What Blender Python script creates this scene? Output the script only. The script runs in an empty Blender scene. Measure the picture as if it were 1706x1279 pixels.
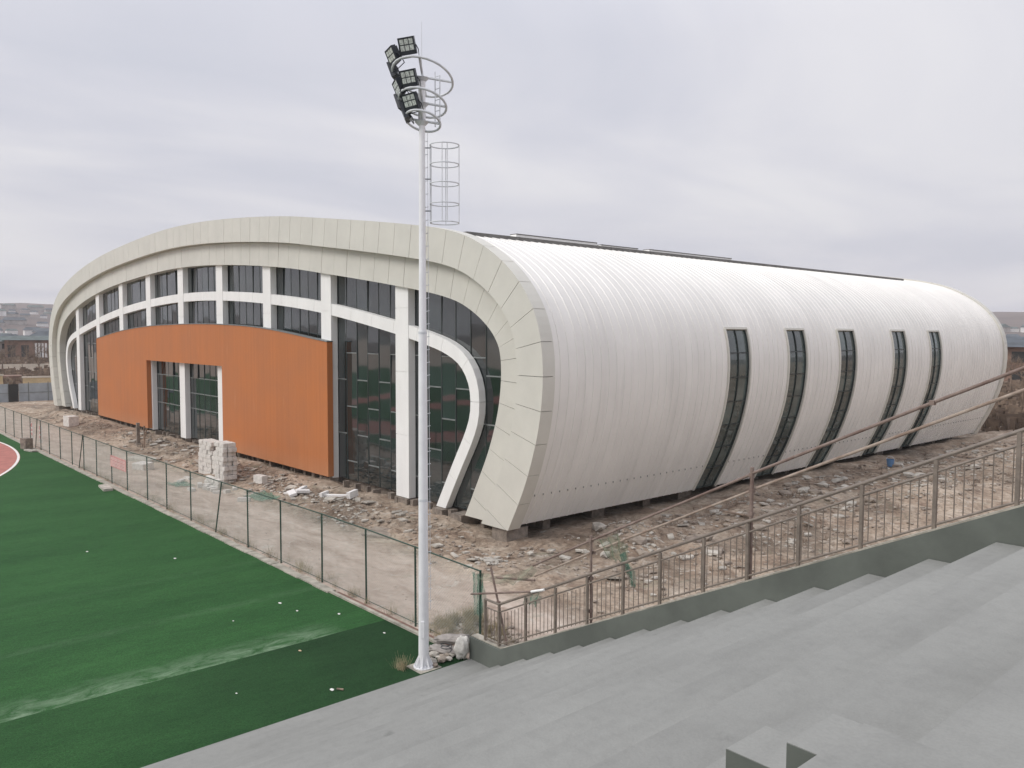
import bpy, bmesh, math, random
import numpy as np
from mathutils import Vector, Matrix, noise as mnoise
random.seed(7); rng = np.random.default_rng(7)
R = math.radians
SC = bpy.context.scene
COL = SC.collection

# ------------------------------------------------------------------ camera
cd = bpy.data.cameras.new('camera'); cam = bpy.data.objects.new('camera', cd); COL.objects.link(cam)
cd.sensor_width = 36; cd.lens = 1361 / 1706 * 36; cd.clip_start = 0.1; cd.clip_end = 6000
MR = ((0.66090805, 0.75045979, 0.00326433), (-0.04760079, 0.03757886, 0.99815930), (0.74895573, -0.65984690, 0.06055865))
CAM = Vector((23.254, -20.298, 8.0))
cam.matrix_world = Matrix.Translation(CAM) @ Matrix(MR).transposed().to_4x4()
SC.camera = cam

# ------------------------------------------------------------------ sky
W = bpy.data.worlds.new('World'); SC.world = W; W.use_nodes = True
nt = W.node_tree; nt.nodes.clear()
def N(nt, t, **k):
    n = nt.nodes.new(t)
    for a, v in k.items():
        if a.startswith('i_'):
            n.inputs[int(a[2:]) if a[2:].isdigit() else a[2:]].default_value = v
        else: setattr(n, a, v)
    return n
def ramp(nt, stops, interp='LINEAR'):
    n = nt.nodes.new('ShaderNodeValToRGB'); cr = n.color_ramp; cr.interpolation = interp
    while len(cr.elements) < len(stops): cr.elements.new(0.5)
    for e, (p, c) in zip(cr.elements, stops):
        e.position = p; e.color = (c[0], c[1], c[2], 1) if hasattr(c, '__len__') else (c, c, c, 1)
    return n
L = nt.links.new
sky = N(nt, 'ShaderNodeTexSky', sky_type='NISHITA', sun_disc=False, sun_elevation=R(42), sun_rotation=R(200), air_density=1.0, dust_density=3.0)
bg1 = N(nt, 'ShaderNodeBackground'); bg1.inputs[1].default_value = 0.05; L(sky.outputs[0], bg1.inputs[0])
tc = N(nt, 'ShaderNodeTexCoord'); sep = N(nt, 'ShaderNodeSeparateXYZ'); L(tc.outputs['Generated'], sep.inputs[0])
# cloud deck seen in perspective: direction divided by its height
mx = N(nt, 'ShaderNodeMath', operation='MAXIMUM'); mx.inputs[1].default_value = 0.0; L(sep.outputs[2], mx.inputs[0])
ad = N(nt, 'ShaderNodeMath', operation='ADD'); ad.inputs[1].default_value = 0.12; L(mx.outputs[0], ad.inputs[0])
dvx = N(nt, 'ShaderNodeMath', operation='DIVIDE'); L(sep.outputs[0], dvx.inputs[0]); L(ad.outputs[0], dvx.inputs[1])
dvy = N(nt, 'ShaderNodeMath', operation='DIVIDE'); L(sep.outputs[1], dvy.inputs[0]); L(ad.outputs[0], dvy.inputs[1])
cmb = N(nt, 'ShaderNodeCombineXYZ'); L(dvx.outputs[0], cmb.inputs[0]); L(dvy.outputs[0], cmb.inputs[1])
mp = N(nt, 'ShaderNodeMapping'); mp.inputs['Rotation'].default_value = (0, 0, R(41)); mp.inputs['Scale'].default_value = (0.95, 0.60, 1); L(cmb.outputs[0], mp.inputs[0])
nz = N(nt, 'ShaderNodeTexNoise'); nz.inputs['Scale'].default_value = 0.95; nz.inputs['Detail'].default_value = 6; nz.inputs['Roughness'].default_value = 0.5; nz.inputs['Distortion'].default_value = 0.6
L(mp.outputs[0], nz.inputs['Vector'])
cr = ramp(nt, [(0.30, (0.595, 0.612, 0.69)), (0.43, (0.65, 0.658, 0.728)), (0.55, (0.72, 0.72, 0.772)), (0.67, (0.79, 0.785, 0.815))]); L(nz.outputs[0], cr.inputs[0])
# overcast deck: paler near the horizon in tone, brighter overhead
grad = ramp(nt, [(0.0, 0.93), (0.10, 0.92), (0.33, 1.0), (0.55, 1.28), (1.0, 1.6)]); L(sep.outputs[2], grad.inputs[0])
mul = N(nt, 'ShaderNodeMixRGB', blend_type='MULTIPLY'); mul.inputs[0].default_value = 1; L(cr.outputs[0], mul.inputs[1]); L(grad.outputs[0], mul.inputs[2])
bg2 = N(nt, 'ShaderNodeBackground'); bg2.inputs[1].default_value = 0.97; L(mul.outputs[0], bg2.inputs[0])
mxs = N(nt, 'ShaderNodeMixShader'); mxs.inputs[0].default_value = 0.93; L(bg1.outputs[0], mxs.inputs[1]); L(bg2.outputs[0], mxs.inputs[2])
wo = N(nt, 'ShaderNodeOutputWorld'); L(mxs.outputs[0], wo.inputs[0])
# ------------------------------------------------------------------ sun (veiled by cloud)
sd = bpy.data.lights.new('sun', 'SUN'); sd.energy = 1.5; sd.angle = R(28); sd.color = (1.0, 0.97, 0.92)
so = bpy.data.objects.new('sun', sd); COL.objects.link(so)
so.rotation_euler = Vector((-0.30, -0.72, 0.70)).to_track_quat('Z', 'Y').to_euler(); so.location = (0, -60, 60)
vs = SC.view_settings; vs.view_transform = 'Standard'; vs.look = 'None'; vs.gamma = 1; vs.exposure = 0.20; vs.use_curve_mapping = False
SC.cycles.max_bounces = 6

# ------------------------------------------------------------------ materials
MATS = {}
def mat(name, col, rough=0.6, var=0.12, scale=3.0, bump=0.0, bscale=None, metal=0.0, spec=0.5, col2=None, stretch=(1, 1, 1), detail=5, alpha=1.0, lo=0.35, hi=0.65):
    m = bpy.data.materials.new(name); m.use_nodes = True; t = m.node_tree; b = t.nodes['Principled BSDF']
    b.inputs['Roughness'].default_value = rough; b.inputs['Metallic'].default_value = metal; b.inputs['Specular IOR Level'].default_value = spec
    g = N(t, 'ShaderNodeNewGeometry'); mpn = N(t, 'ShaderNodeMapping'); mpn.inputs['Scale'].default_value = stretch; t.links.new(g.outputs['Position'], mpn.inputs[0])
    nn = N(t, 'ShaderNodeTexNoise'); nn.inputs['Scale'].default_value = scale; nn.inputs['Detail'].default_value = detail; nn.inputs['Roughness'].default_value = 0.6
    t.links.new(mpn.outputs[0], nn.inputs['Vector'])
    c2 = col2 if col2 else tuple(c * (1 - var * 1.6) for c in col)
    c1 = col if col2 else tuple(min(1, c * (1 + var)) for c in col)
    r = ramp(t, [(lo, c2), (hi, c1)]); t.links.new(nn.outputs[0], r.inputs[0]); t.links.new(r.outputs[0], b.inputs['Base Color'])
    if bump:
        n2 = N(t, 'ShaderNodeTexNoise'); n2.inputs['Scale'].default_value = bscale or scale * 6; n2.inputs['Detail'].default_value = 4
        t.links.new(mpn.outputs[0], n2.inputs['Vector'])
        bp = N(t, 'ShaderNodeBump'); bp.inputs['Strength'].default_value = bump; bp.inputs['Distance'].default_value = 0.03
        t.links.new(n2.outputs[0], bp.inputs['Height']); t.links.new(bp.outputs[0], b.inputs['Normal'])
    if alpha < 1: b.inputs['Alpha'].default_value = alpha
    MATS[name] = m; return m
M_ring = mat('ring_cladding', (0.64, 0.625, 0.56), 0.45, 0.035, 0.6)
M_sheet = mat('white_metal_sheet', (0.84, 0.82, 0.775), 0.38, 0.03, 0.35, stretch=(1, 1, 1))
def weather_sheet():
    t = M_sheet.node_tree; b = t.nodes['Principled BSDF']; old = b.inputs['Base Color'].links[0].from_socket
    g = N(t, 'ShaderNodeNewGeometry'); sm = N(t, 'ShaderNodeMapping'); sm.inputs['Scale'].default_value = (.22, 2.3, .22); t.links.new(g.outputs['Position'], sm.inputs[0])
    n = N(t, 'ShaderNodeTexNoise'); n.inputs['Scale'].default_value = 1.0; n.inputs['Detail'].default_value = 6; n.inputs['Roughness'].default_value = .65; t.links.new(sm.outputs[0], n.inputs['Vector'])
    r_ = ramp(t, [(.28, .90), (.45, .99), (.6, 1.0), (.8, 1.03)]); t.links.new(n.outputs[0], r_.inputs[0])
    oi = N(t, 'ShaderNodeObjectInfo'); r2 = ramp(t, [(0, .965), (1, 1.02)]); t.links.new(oi.outputs['Random'], r2.inputs[0])
    m1 = N(t, 'ShaderNodeMixRGB', blend_type='MULTIPLY'); m1.inputs[0].default_value = 1; t.links.new(old, m1.inputs[1]); t.links.new(r_.outputs[0], m1.inputs[2])
    m2 = N(t, 'ShaderNodeMixRGB', blend_type='MULTIPLY'); m2.inputs[0].default_value = 1; t.links.new(m1.outputs[0], m2.inputs[1]); t.links.new(r2.outputs[0], m2.inputs[2])
    # grey handling scuffs
    n3 = N(t, 'ShaderNodeTexNoise'); n3.inputs['Scale'].default_value = .55; n3.inputs['Detail'].default_value = 8; n3.inputs['Roughness'].default_value = .75; t.links.new(g.outputs['Position'], n3.inputs['Vector'])
    r3 = ramp(t, [(.66, 0.0), (.74, .22)]); t.links.new(n3.outputs[0], r3.inputs[0])
    m3 = N(t, 'ShaderNodeMixRGB'); t.links.new(r3.outputs[0], m3.inputs[0]); t.links.new(m2.outputs[0], m3.inputs[1]); m3.inputs[2].default_value = (.50, .47, .43, 1)
    t.links.new(m3.outputs[0], b.inputs['Base Color'])
weather_sheet()
M_white = mat('white_aluminium', (0.88, 0.875, 0.85), 0.45, 0.03, 1.2, stretch=(1, 1, .3))
M_mull = mat('dark_aluminium', (0.035, 0.045, 0.043), 0.4, 0.1)
M_trans = mat('grey_aluminium', (0.20, 0.215, 0.21), 0.4, 0.1)
M_shell = mat('dark_membrane', (0.04, 0.045, 0.04), 0.9, 0.1)
M_conc = mat('stub_concrete', (0.24, 0.20, 0.165), 0.9, 0.22, 4, 0.4)
M_block = mat('aerated_concrete', (0.66, 0.63, 0.585), 0.9, 0.10, 5, 0.5)
M_para = mat('dark_grey_green_concrete', (0.118, 0.130, 0.112), 0.75, 0.12, 0.9, 0.15, 14)  # dark grey-green tone shared by the parapet and the aisle block sides
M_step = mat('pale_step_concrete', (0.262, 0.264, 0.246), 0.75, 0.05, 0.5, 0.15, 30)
def stain_step():
    t = M_step.node_tree; b = t.nodes['Principled BSDF']; old = b.inputs['Base Color'].links[0].from_socket; g = N(t, 'ShaderNodeNewGeometry')
    for sc, st, stops in ((1.6, (2.2, .35, 1), [(.30, .90), (.5, 1.0), (.75, 1.06)]), (9, (1, 1, 1), [(.25, .93), (.5, 1.0), (.8, 1.04)]), (70, (1, 1, 1), [(.3, .95), (.6, 1.02)]), (2.7, (1, 1, 1), [(.22, .78), (.32, 1.0)])):
        sm = N(t, 'ShaderNodeMapping'); sm.inputs['Scale'].default_value = st; t.links.new(g.outputs['Position'], sm.inputs[0]); n = N(t, 'ShaderNodeTexNoise'); n.inputs['Scale'].default_value = sc; n.inputs['Detail'].default_value = 6; t.links.new(sm.outputs[0], n.inputs['Vector'])
        r_ = ramp(t, stops); t.links.new(n.outputs[0], r_.inputs[0]); m1 = N(t, 'ShaderNodeMixRGB', blend_type='MULTIPLY'); m1.inputs[0].default_value = 1; t.links.new(old, m1.inputs[1]); t.links.new(r_.outputs[0], m1.inputs[2]); old = m1.outputs[0]
    t.links.new(old, b.inputs['Base Color'])
stain_step()
M_post = mat('green_fence_paint', (0.03, 0.065, 0.045), 0.5, 0.2)
M_wire = mat('coated_fence_wire', (0.42, 0.46, 0.42), 0.5, 0.1)
M_rail = mat('bronze_railing_paint', (0.20, 0.165, 0.135), 0.45, 0.15, 6)
M_rust = mat('rusty_scaffold_tube', (0.16, 0.105, 0.085), 0.65, 0.3, 5, 0.2, col2=(0.25, 0.19, 0.16))
M_galv = mat('galvanised_steel', (0.66, 0.68, 0.70), 0.45, 0.08, 5)
M_mast = mat('mast_paint', (0.84, 0.84, 0.85), 0.4, 0.04, 2)
M_black = mat('black_lamp_housing', (0.025, 0.03, 0.038), 0.45, 0.1)
M_kerb = mat('kerb_concrete', (0.40, 0.37, 0.31), 0.9, 0.2, 3, 0.4)
M_bag = mat('grey_woven_sack', (0.34, 0.31, 0.285), 0.85, 0.15, 6, 0.6, 30)
M_wbag = mat('white_woven_sack', (0.72, 0.69, 0.63), 0.8, 0.1, 6, 0.6, 24)
M_net = mat('green_debris_net', (0.10, 0.26, 0.18), 0.8, 0.2, 4, alpha=0.45)
M_netb = mat('olive_debris_net', (0.22, 0.26, 0.17), 0.8, 0.2, 4, alpha=0.40)
M_track = mat('red_running_track', (0.42, 0.16, 0.13), 0.85, 0.1, 2)
M_line = mat('line_paint', (0.78, 0.77, 0.72), 0.7, 0.05)
M_gutter = mat('grey_gutter_metal', (0.15, 0.145, 0.135), 0.6, 0.15, 2)
M_dusty = mat('dusty_scaffold_tube', (0.40, 0.33, 0.27), 0.8, 0.2, 4, 0.2, col2=(0.24, 0.17, 0.13))
M_timber = mat('weathered_timber', (0.27, 0.20, 0.15), 0.85, 0.25, 4, 0.3, stretch=(1, 1, .2))
M_hoard = mat('grey_blue_hoarding', (0.34, 0.37, 0.40), 0.6, 0.10, 1)
M_dark = mat('dark_opening', (0.03, 0.03, 0.03), 0.8, 0.1)
M_yellow = mat('ochre_render', (0.56, 0.44, 0.27), 0.85, 0.12, 0.6)
M_whwall = mat('cream_render', (0.58, 0.52, 0.44), 0.85, 0.12, 0.5)
M_brick = mat('brown_brick', (0.23, 0.145, 0.11), 0.9, 0.2, 0.5)
M_roofb = mat('blue_grey_roof_tile', (0.085, 0.10, 0.115), 0.8, 0.2, 0.4)
M_roofg = mat('green_grey_roof_tile', (0.11, 0.135, 0.13), 0.8, 0.2, 0.4)
M_hwall = mat('house_render', (0.42, 0.39, 0.37), 0.85, 0.15, 0.3)
M_hwhite = mat('house_white_render', (0.82, 0.80, 0.78), 0.85, 0.08, 0.3)
M_twig = mat('dry_twigs', (0.20, 0.145, 0.105), 0.9, 0.25, 1)
M_weed = mat('dry_weeds', (0.30, 0.25, 0.15), 0.9, 0.25, 3)
M_blue = mat('blue_plastic', (0.10, 0.20, 0.36), 0.5, 0.1)
M_rock = mat('rubble_stone', (0.38, 0.325, 0.265), 0.95, 0.3, 2.5, 0.5, col2=(0.21, 0.17, 0.14))
M_rockp = mat('pale_rubble', (0.47, 0.435, 0.38), 0.95, 0.2, 2.5, 0.4)
M_redm = mat('red_barrier_plastic', (0.62, 0.16, 0.15), 0.6, 0.1)

def mat_orange():
    m = mat('rust_orange_panel', (0.50, 0.168, 0.048), 0.66, 0.06, 0.35, col2=(0.44, 0.160, 0.058), lo=.3, hi=.7)
    t = m.node_tree; b = t.nodes['Principled BSDF']
    g = N(t, 'ShaderNodeNewGeometry'); s = N(t, 'ShaderNodeMapping'); s.inputs['Scale'].default_value = (4.0, 1, 0.10); t.links.new(g.outputs['Position'], s.inputs[0])
    n = N(t, 'ShaderNodeTexNoise'); n.inputs['Scale'].default_value = 1.3; n.inputs['Detail'].default_value = 3; t.links.new(s.outputs[0], n.inputs['Vector'])
    r = ramp(t, [(0.32, 0.94), (0.52, 1.0), (0.70, 1.05)]); t.links.new(n.outputs[0], r.inputs[0])
    old = b.inputs['Base Color'].links[0].from_socket
    mm = N(t, 'ShaderNodeMixRGB', blend_type='MULTIPLY'); mm.inputs[0].default_value = 0.8; t.links.new(old, mm.inputs[1]); t.links.new(r.outputs[0], mm.inputs[2])
    # a few pale scuffs
    n3 = N(t, 'ShaderNodeTexNoise'); n3.inputs['Scale'].default_value = 0.45; n3.inputs['Detail'].default_value = 5
    s3 = N(t, 'ShaderNodeMapping'); s3.inputs['Scale'].default_value = (3, 1, .8); t.links.new(g.outputs['Position'], s3.inputs[0]); t.links.new(s3.outputs[0], n3.inputs['Vector'])
    r3 = ramp(t, [(0.66, 0.0), (0.76, 0.35)]); t.links.new(n3.outputs[0], r3.inputs[0])
    m3 = N(t, 'ShaderNodeMixRGB'); t.links.new(r3.outputs[0], m3.inputs[0]); t.links.new(mm.outputs[0], m3.inputs[1]); m3.inputs[2].default_value = (0.56, 0.26, 0.12, 1)
    sp = N(t, 'ShaderNodeSeparateXYZ'); t.links.new(g.outputs['Position'], sp.inputs[0])
    mr = N(t, 'ShaderNodeMapRange'); mr.inputs['From Min'].default_value = 1.6; mr.inputs['From Max'].default_value = .6; mr.inputs['To Max'].default_value = .38; t.links.new(sp.outputs[2], mr.inputs[0])
    mm5 = N(t, 'ShaderNodeMath', operation='MULTIPLY'); t.links.new(mr.outputs[0], mm5.inputs[0]); t.links.new(n.outputs[0], mm5.inputs[1])
    m5 = N(t, 'ShaderNodeMixRGB'); t.links.new(mm5.outputs[0], m5.inputs[0]); t.links.new(m3.outputs[0], m5.inputs[1]); m5.inputs[2].default_value = (.42, .31, .22, 1)
    t.links.new(m5.outputs[0], b.inputs['Base Color'])
    return m
M_orange = mat_orange()

def mat_glass(name, tint, spec=0.5):
    m = bpy.data.materials.new(name); m.use_nodes = True; t = m.node_tree; b = t.nodes['Principled BSDF']
    b.inputs['Roughness'].default_value = 0.04; b.inputs['IOR'].default_value = 1.92; b.inputs['Specular IOR Level'].default_value = spec
    oi = N(t, 'ShaderNodeObjectInfo'); g = N(t, 'ShaderNodeNewGeometry')
    n = N(t, 'ShaderNodeTexNoise'); n.inputs['Scale'].default_value = 0.8; n.inputs['Detail'].default_value = 4; t.links.new(g.outputs['Position'], n.inputs['Vector'])
    ad = N(t, 'ShaderNodeMath', operation='MULTIPLY_ADD'); ad.inputs[1].default_value = 0.45; t.links.new(oi.outputs['Random'], ad.inputs[0]); t.links.new(n.outputs[0], ad.inputs[2])
    r = ramp(t, [(0.35, tuple(c * 0.45 for c in tint)), (0.7, tint), (1.0, tuple(c * 1.7 for c in tint))]); t.links.new(ad.outputs[0], r.inputs[0])
    t.links.new(r.outputs[0], b.inputs['Base Color'])
    # slight waviness of the panes
    n2 = N(t, 'ShaderNodeTexNoise'); n2.inputs['Scale'].default_value = 0.7; n2.inputs['Detail'].default_value = 1
    t.links.new(g.outputs['Position'], n2.inputs['Vector'])
    bp = N(t, 'ShaderNodeBump'); bp.inputs['Strength'].default_value = 0.25; bp.inputs['Distance'].default_value = 0.02
    t.links.new(n2.outputs[0], bp.inputs['Height']); t.links.new(bp.outputs[0], b.inputs['Normal'])
    return m
M_glass = mat_glass('dark_facade_glass', (0.018, 0.025, 0.026), 0.5)
M_sglass = mat_glass('dark_side_glass', (0.050, 0.072, 0.068), 0.5)
M_lens = mat('lamp_lens', (0.62, 0.66, 0.62), 0.12, 0.25, 30)

def mat_dirt():
    m = bpy.data.materials.new('building_site_dirt'); m.use_nodes = True; t = m.node_tree; b = t.nodes['Principled BSDF']; b.inputs['Roughness'].default_value = 0.95
    b.inputs['Specular IOR Level'].default_value = 0.15
    g = N(t, 'ShaderNodeNewGeometry'); P = g.outputs['Position']
    def nz(sc, det=6, dis=0.0, stretch=None, rough=0.6):
        n = N(t, 'ShaderNodeTexNoise'); n.inputs['Scale'].default_value = sc; n.inputs['Detail'].default_value = det; n.inputs['Distortion'].default_value = dis; n.inputs['Roughness'].default_value = rough
        if stretch:
            s = N(t, 'ShaderNodeMapping'); s.inputs['Scale'].default_value = stretch; t.links.new(P, s.inputs[0]); t.links.new(s.outputs[0], n.inputs['Vector'])
        else: t.links.new(P, n.inputs['Vector'])
        return n
    base = ramp(t, [(0.30, (0.20, 0.14, 0.105)), (0.44, (0.315, 0.24, 0.18)), (0.58, (0.425, 0.345, 0.27)), (0.74, (0.55, 0.475, 0.39))]); n0 = nz(0.7, 9, 0.6, rough=.68); t.links.new(n0.outputs[0], base.inputs[0])
    mid = ramp(t, [(0.32, 0.52), (0.5, 0.98), (0.70, 1.28)]); n1 = nz(4.5, 8, 0.4, rough=0.7); t.links.new(n1.outputs[0], mid.inputs[0])
    mu = N(t, 'ShaderNodeMixRGB', blend_type='MULTIPLY'); mu.inputs[0].default_value = 1; t.links.new(base.outputs[0], mu.inputs[1]); t.links.new(mid.outputs[0], mu.inputs[2])
    damp = ramp(t, [(0.38, 0.60), (0.50, 1.0), (0.66, 1.12)]); nd = nz(0.16, 6, 0.7); t.links.new(nd.outputs[0], damp.inputs[0])
    mud = N(t, 'ShaderNodeMixRGB', blend_type='MULTIPLY'); mud.inputs[0].default_value = 1; t.links.new(mu.outputs[0], mud.inputs[1]); t.links.new(damp.outputs[0], mud.inputs[2]); mu = mud
    # compacted pale path beside the fence: mask by y
    sp = N(t, 'ShaderNodeSeparateXYZ'); t.links.new(P, sp.inputs[0])
    n2 = nz(0.35, 3); yy = N(t, 'ShaderNodeMath', operation='MULTIPLY_ADD'); yy.inputs[1].default_value = 2.6; t.links.new(n2.outputs[0], yy.inputs[0]); t.links.new(sp.outputs[1], yy.inputs[2])
    mr = N(t, 'ShaderNodeMapRange'); mr.inputs['From Min'].default_value = -2.0; mr.inputs['From Max'].default_value = -3.3; mr.inputs['To Min'].default_value = 0; mr.inputs['To Max'].default_value = 1; t.links.new(yy.outputs[0], mr.inputs[0])
    pc = ramp(t, [(0.3, (0.365, 0.28, 0.225)), (0.5, (0.50, 0.405, 0.335)), (0.7, (0.61, 0.52, 0.445))]); n3 = nz(0.9, 5, 0.8, (0.55, 1.5, 1)); t.links.new(n3.outputs[0], pc.inputs[0])
    pf = ramp(t, [(0.3, 0.85), (0.7, 1.08)]); t.links.new(n1.outputs[0], pf.inputs[0])
    mu2 = N(t, 'ShaderNodeMixRGB', blend_type='MULTIPLY'); mu2.inputs[0].default_value = 1; t.links.new(pc.outputs[0], mu2.inputs[1]); t.links.new(pf.outputs[0], mu2.inputs[2])
    mx = N(t, 'ShaderNodeMixRGB'); t.links.new(mr.outputs[0], mx.inputs[0]); t.links.new(mu.outputs[0], mx.inputs[1]); t.links.new(mu2.outputs[0], mx.inputs[2])
    # pale mortar / lime splashes
    n4 = nz(1.3, 9, 1.2, rough=0.72); wr = ramp(t, [(0.585, 0.0), (0.66, 0.75)]); t.links.new(n4.outputs[0], wr.inputs[0])
    m4 = N(t, 'ShaderNodeMixRGB'); t.links.new(wr.outputs[0], m4.inputs[0]); t.links.new(mx.outputs[0], m4.inputs[1]); m4.inputs[2].default_value = (0.56, 0.52, 0.46, 1)
    # dull green mossy / netting scraps
    n5 = nz(0.8, 7, 0.9); gr = ramp(t, [(0.60, 0.0), (0.72, 0.45)]); t.links.new(n5.outputs[0], gr.inputs[0])
    m5 = N(t, 'ShaderNodeMixRGB'); t.links.new(gr.outputs[0], m5.inputs[0]); t.links.new(m4.outputs[0], m5.inputs[1]); m5.inputs[2].default_value = (0.20, 0.21, 0.15, 1)
    t.links.new(m5.outputs[0], b.inputs['Base Color'])
    bp = N(t, 'ShaderNodeBump'); bp.inputs['Strength'].default_value = 0.7; bp.inputs['Distance'].default_value = 0.09; n6 = nz(7, 8, 0.3, rough=0.7)
    t.links.new(n6.outputs[0], bp.inputs['Height']); t.links.new(bp.outputs[0], b.inputs['Normal'])
    return m
M_dirt = mat_dirt()

def mat_turf():
    m = bpy.data.materials.new('artificial_turf'); m.use_nodes = True; t = m.node_tree; b = t.nodes['Principled BSDF']; b.inputs['Roughness'].default_value = 0.8; b.inputs['Specular IOR Level'].default_value = 0.12
    g = N(t, 'ShaderNodeNewGeometry'); P = g.outputs['Position']; sp = N(t, 'ShaderNodeSeparateXYZ'); t.links.new(P, sp.inputs[0])
    def nz(sc, det=5, stretch=(1, 1, 1), rough=.6, dis=0):
        n = N(t, 'ShaderNodeTexNoise'); n.inputs['Scale'].default_value = sc; n.inputs['Detail'].default_value = det; n.inputs['Roughness'].default_value = rough; n.inputs['Distortion'].default_value = dis
        s = N(t, 'ShaderNodeMapping'); s.inputs['Scale'].default_value = stretch; t.links.new(P, s.inputs[0]); t.links.new(s.outputs[0], n.inputs['Vector']); return n
    def math_(op, a, v=None, c=None):
        n = N(t, 'ShaderNodeMath', operation=op)
        for i, x in enumerate((a, v, c)):
            if x is None: continue
            if isinstance(x, (int, float)): n.inputs[i].default_value = x
            else: t.links.new(x, n.inputs[i])
        return n.outputs[0]
    c0 = ramp(t, [(0.3, (0.023, 0.080, 0.024)), (0.7, (0.036, 0.112, 0.034))]); t.links.new(nz(0.5, 6, (1, .35, 1)).outputs[0], c0.inputs[0])
    f = ramp(t, [(0.25, 0.45), (0.75, 1.5)]); t.links.new(nz(38, 3, (1, .7, 1), .8).outputs[0], f.inputs[0])
    mu = N(t, 'ShaderNodeMixRGB', blend_type='MULTIPLY'); mu.inputs[0].default_value = 1; t.links.new(c0.outputs[0], mu.inputs[1]); t.links.new(f.outputs[0], mu.inputs[2])
    # the roll nearest the stand is newer and darker (x > 4.15)
    X = sp.outputs[0]; Y = sp.outputs[1]
    wob = math_('MULTIPLY_ADD', nz(0.35, 2).outputs[0], 0.10, -0.05)
    xw = math_('ADD', X, wob)
    f2 = ramp(t, [(0.3, 0.84), (0.7, 1.14)]); t.links.new(nz(6, 6, (1, .3, 1), .75).outputs[0], f2.inputs[0])
    mu_b = N(t, 'ShaderNodeMixRGB', blend_type='MULTIPLY'); mu_b.inputs[0].default_value = 1; t.links.new(mu.outputs[0], mu_b.inputs[1]); t.links.new(f2.outputs[0], mu_b.inputs[2]); mu = mu_b
    dk = math_('GREATER_THAN', xw, 4.15)
    roll = N(t, 'ShaderNodeMixRGB', blend_type='MULTIPLY'); yd = N(t, 'ShaderNodeMapRange'); yd.inputs['From Min'].default_value = -15.5; yd.inputs['From Max'].default_value = -10.5; yd.inputs['To Min'].default_value = .30; yd.inputs['To Max'].default_value = 1.0
    yn = math_('MULTIPLY_ADD', nz(0.4, 4).outputs[0], 4.0, Y); t.links.new(math_('ADD', yn, -2.0), yd.inputs[0])
    t.links.new(math_('MULTIPLY', dk, yd.outputs[0]), roll.inputs[0]); t.links.new(mu.outputs[0], roll.inputs[1]); roll.inputs[2].default_value = (0.52, 0.50, 0.58, 1)
    # pale lime dust brushed along the seam on its left
    d = math_('SUBTRACT', 4.15, xw)
    inside = math_('GREATER_THAN', d, 0.0)
    fall = N(t, 'ShaderNodeMapRange'); fall.inputs['From Min'].default_value = 1.15; fall.inputs['From Max'].default_value = 0.05; t.links.new(d, fall.inputs[0])
    dn = ramp(t, [(0.40, 0.03), (0.64, 0.85)]); t.links.new(nz(2.2, 7, (1.3, .55, 1), .7, .8).outputs[0], dn.inputs[0])
    yfade = N(t, 'ShaderNodeMapRange'); yfade.inputs['From Min'].default_value = -9.3; yfade.inputs['From Max'].default_value = -10.3; t.links.new(Y, yfade.inputs[0])
    a = math_('MULTIPLY', math_('MULTIPLY', inside, fall.outputs[0]), math_('MULTIPLY', dn.outputs[0], yfade.outputs[0]))
    # fainter seam one roll further left
    d2 = math_('ABSOLUTE', math_('SUBTRACT', xw, 0.2)); s2 = N(t, 'ShaderNodeMapRange'); s2.inputs['From Min'].default_value = 0.32; s2.inputs['From Max'].default_value = 0.0; t.links.new(d2, s2.inputs[0])
    a2 = math_('MULTIPLY', math_('MULTIPLY', s2.outputs[0], dn.outputs[0]), 0.13)
    d3 = math_('ABSOLUTE', math_('SUBTRACT', xw, -3.8)); s3 = N(t, 'ShaderNodeMapRange'); s3.inputs['From Min'].default_value = 0.3; s3.inputs['From Max'].default_value = 0.0; t.links.new(d3, s3.inputs[0])
    a3 = math_('MULTIPLY', s3.outputs[0], 0.03)
    aa = math_('ADD', math_('ADD', math_('MULTIPLY', a, 0.80), a2), a3)
    dm = N(t, 'ShaderNodeMixRGB'); t.links.new(aa, dm.inputs[0]); t.links.new(roll.outputs[0], dm.inputs[1]); dm.inputs[2].default_value = (0.27, 0.37, 0.25, 1)
    t.links.new(dm.outputs[0], b.inputs['Base Color'])
    bp = N(t, 'ShaderNodeBump'); bp.inputs['Strength'].default_value = 0.6; bp.inputs['Distance'].default_value = 0.02; t.links.new(nz(60, 3).outputs[0], bp.inputs['Height']); t.links.new(bp.outputs[0], b.inputs['Normal'])
    return m
M_turf = mat_turf()
M_plain = mat('dry_brown_land', (0.27, 0.20, 0.15), 0.95, 0.25, 0.02, col2=(0.17, 0.13, 0.10))
M_hill = mat('hill_scrub', (0.17, 0.13, 0.115), 0.95, 0.25, 0.012, col2=(0.11, 0.09, 0.085))

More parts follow.
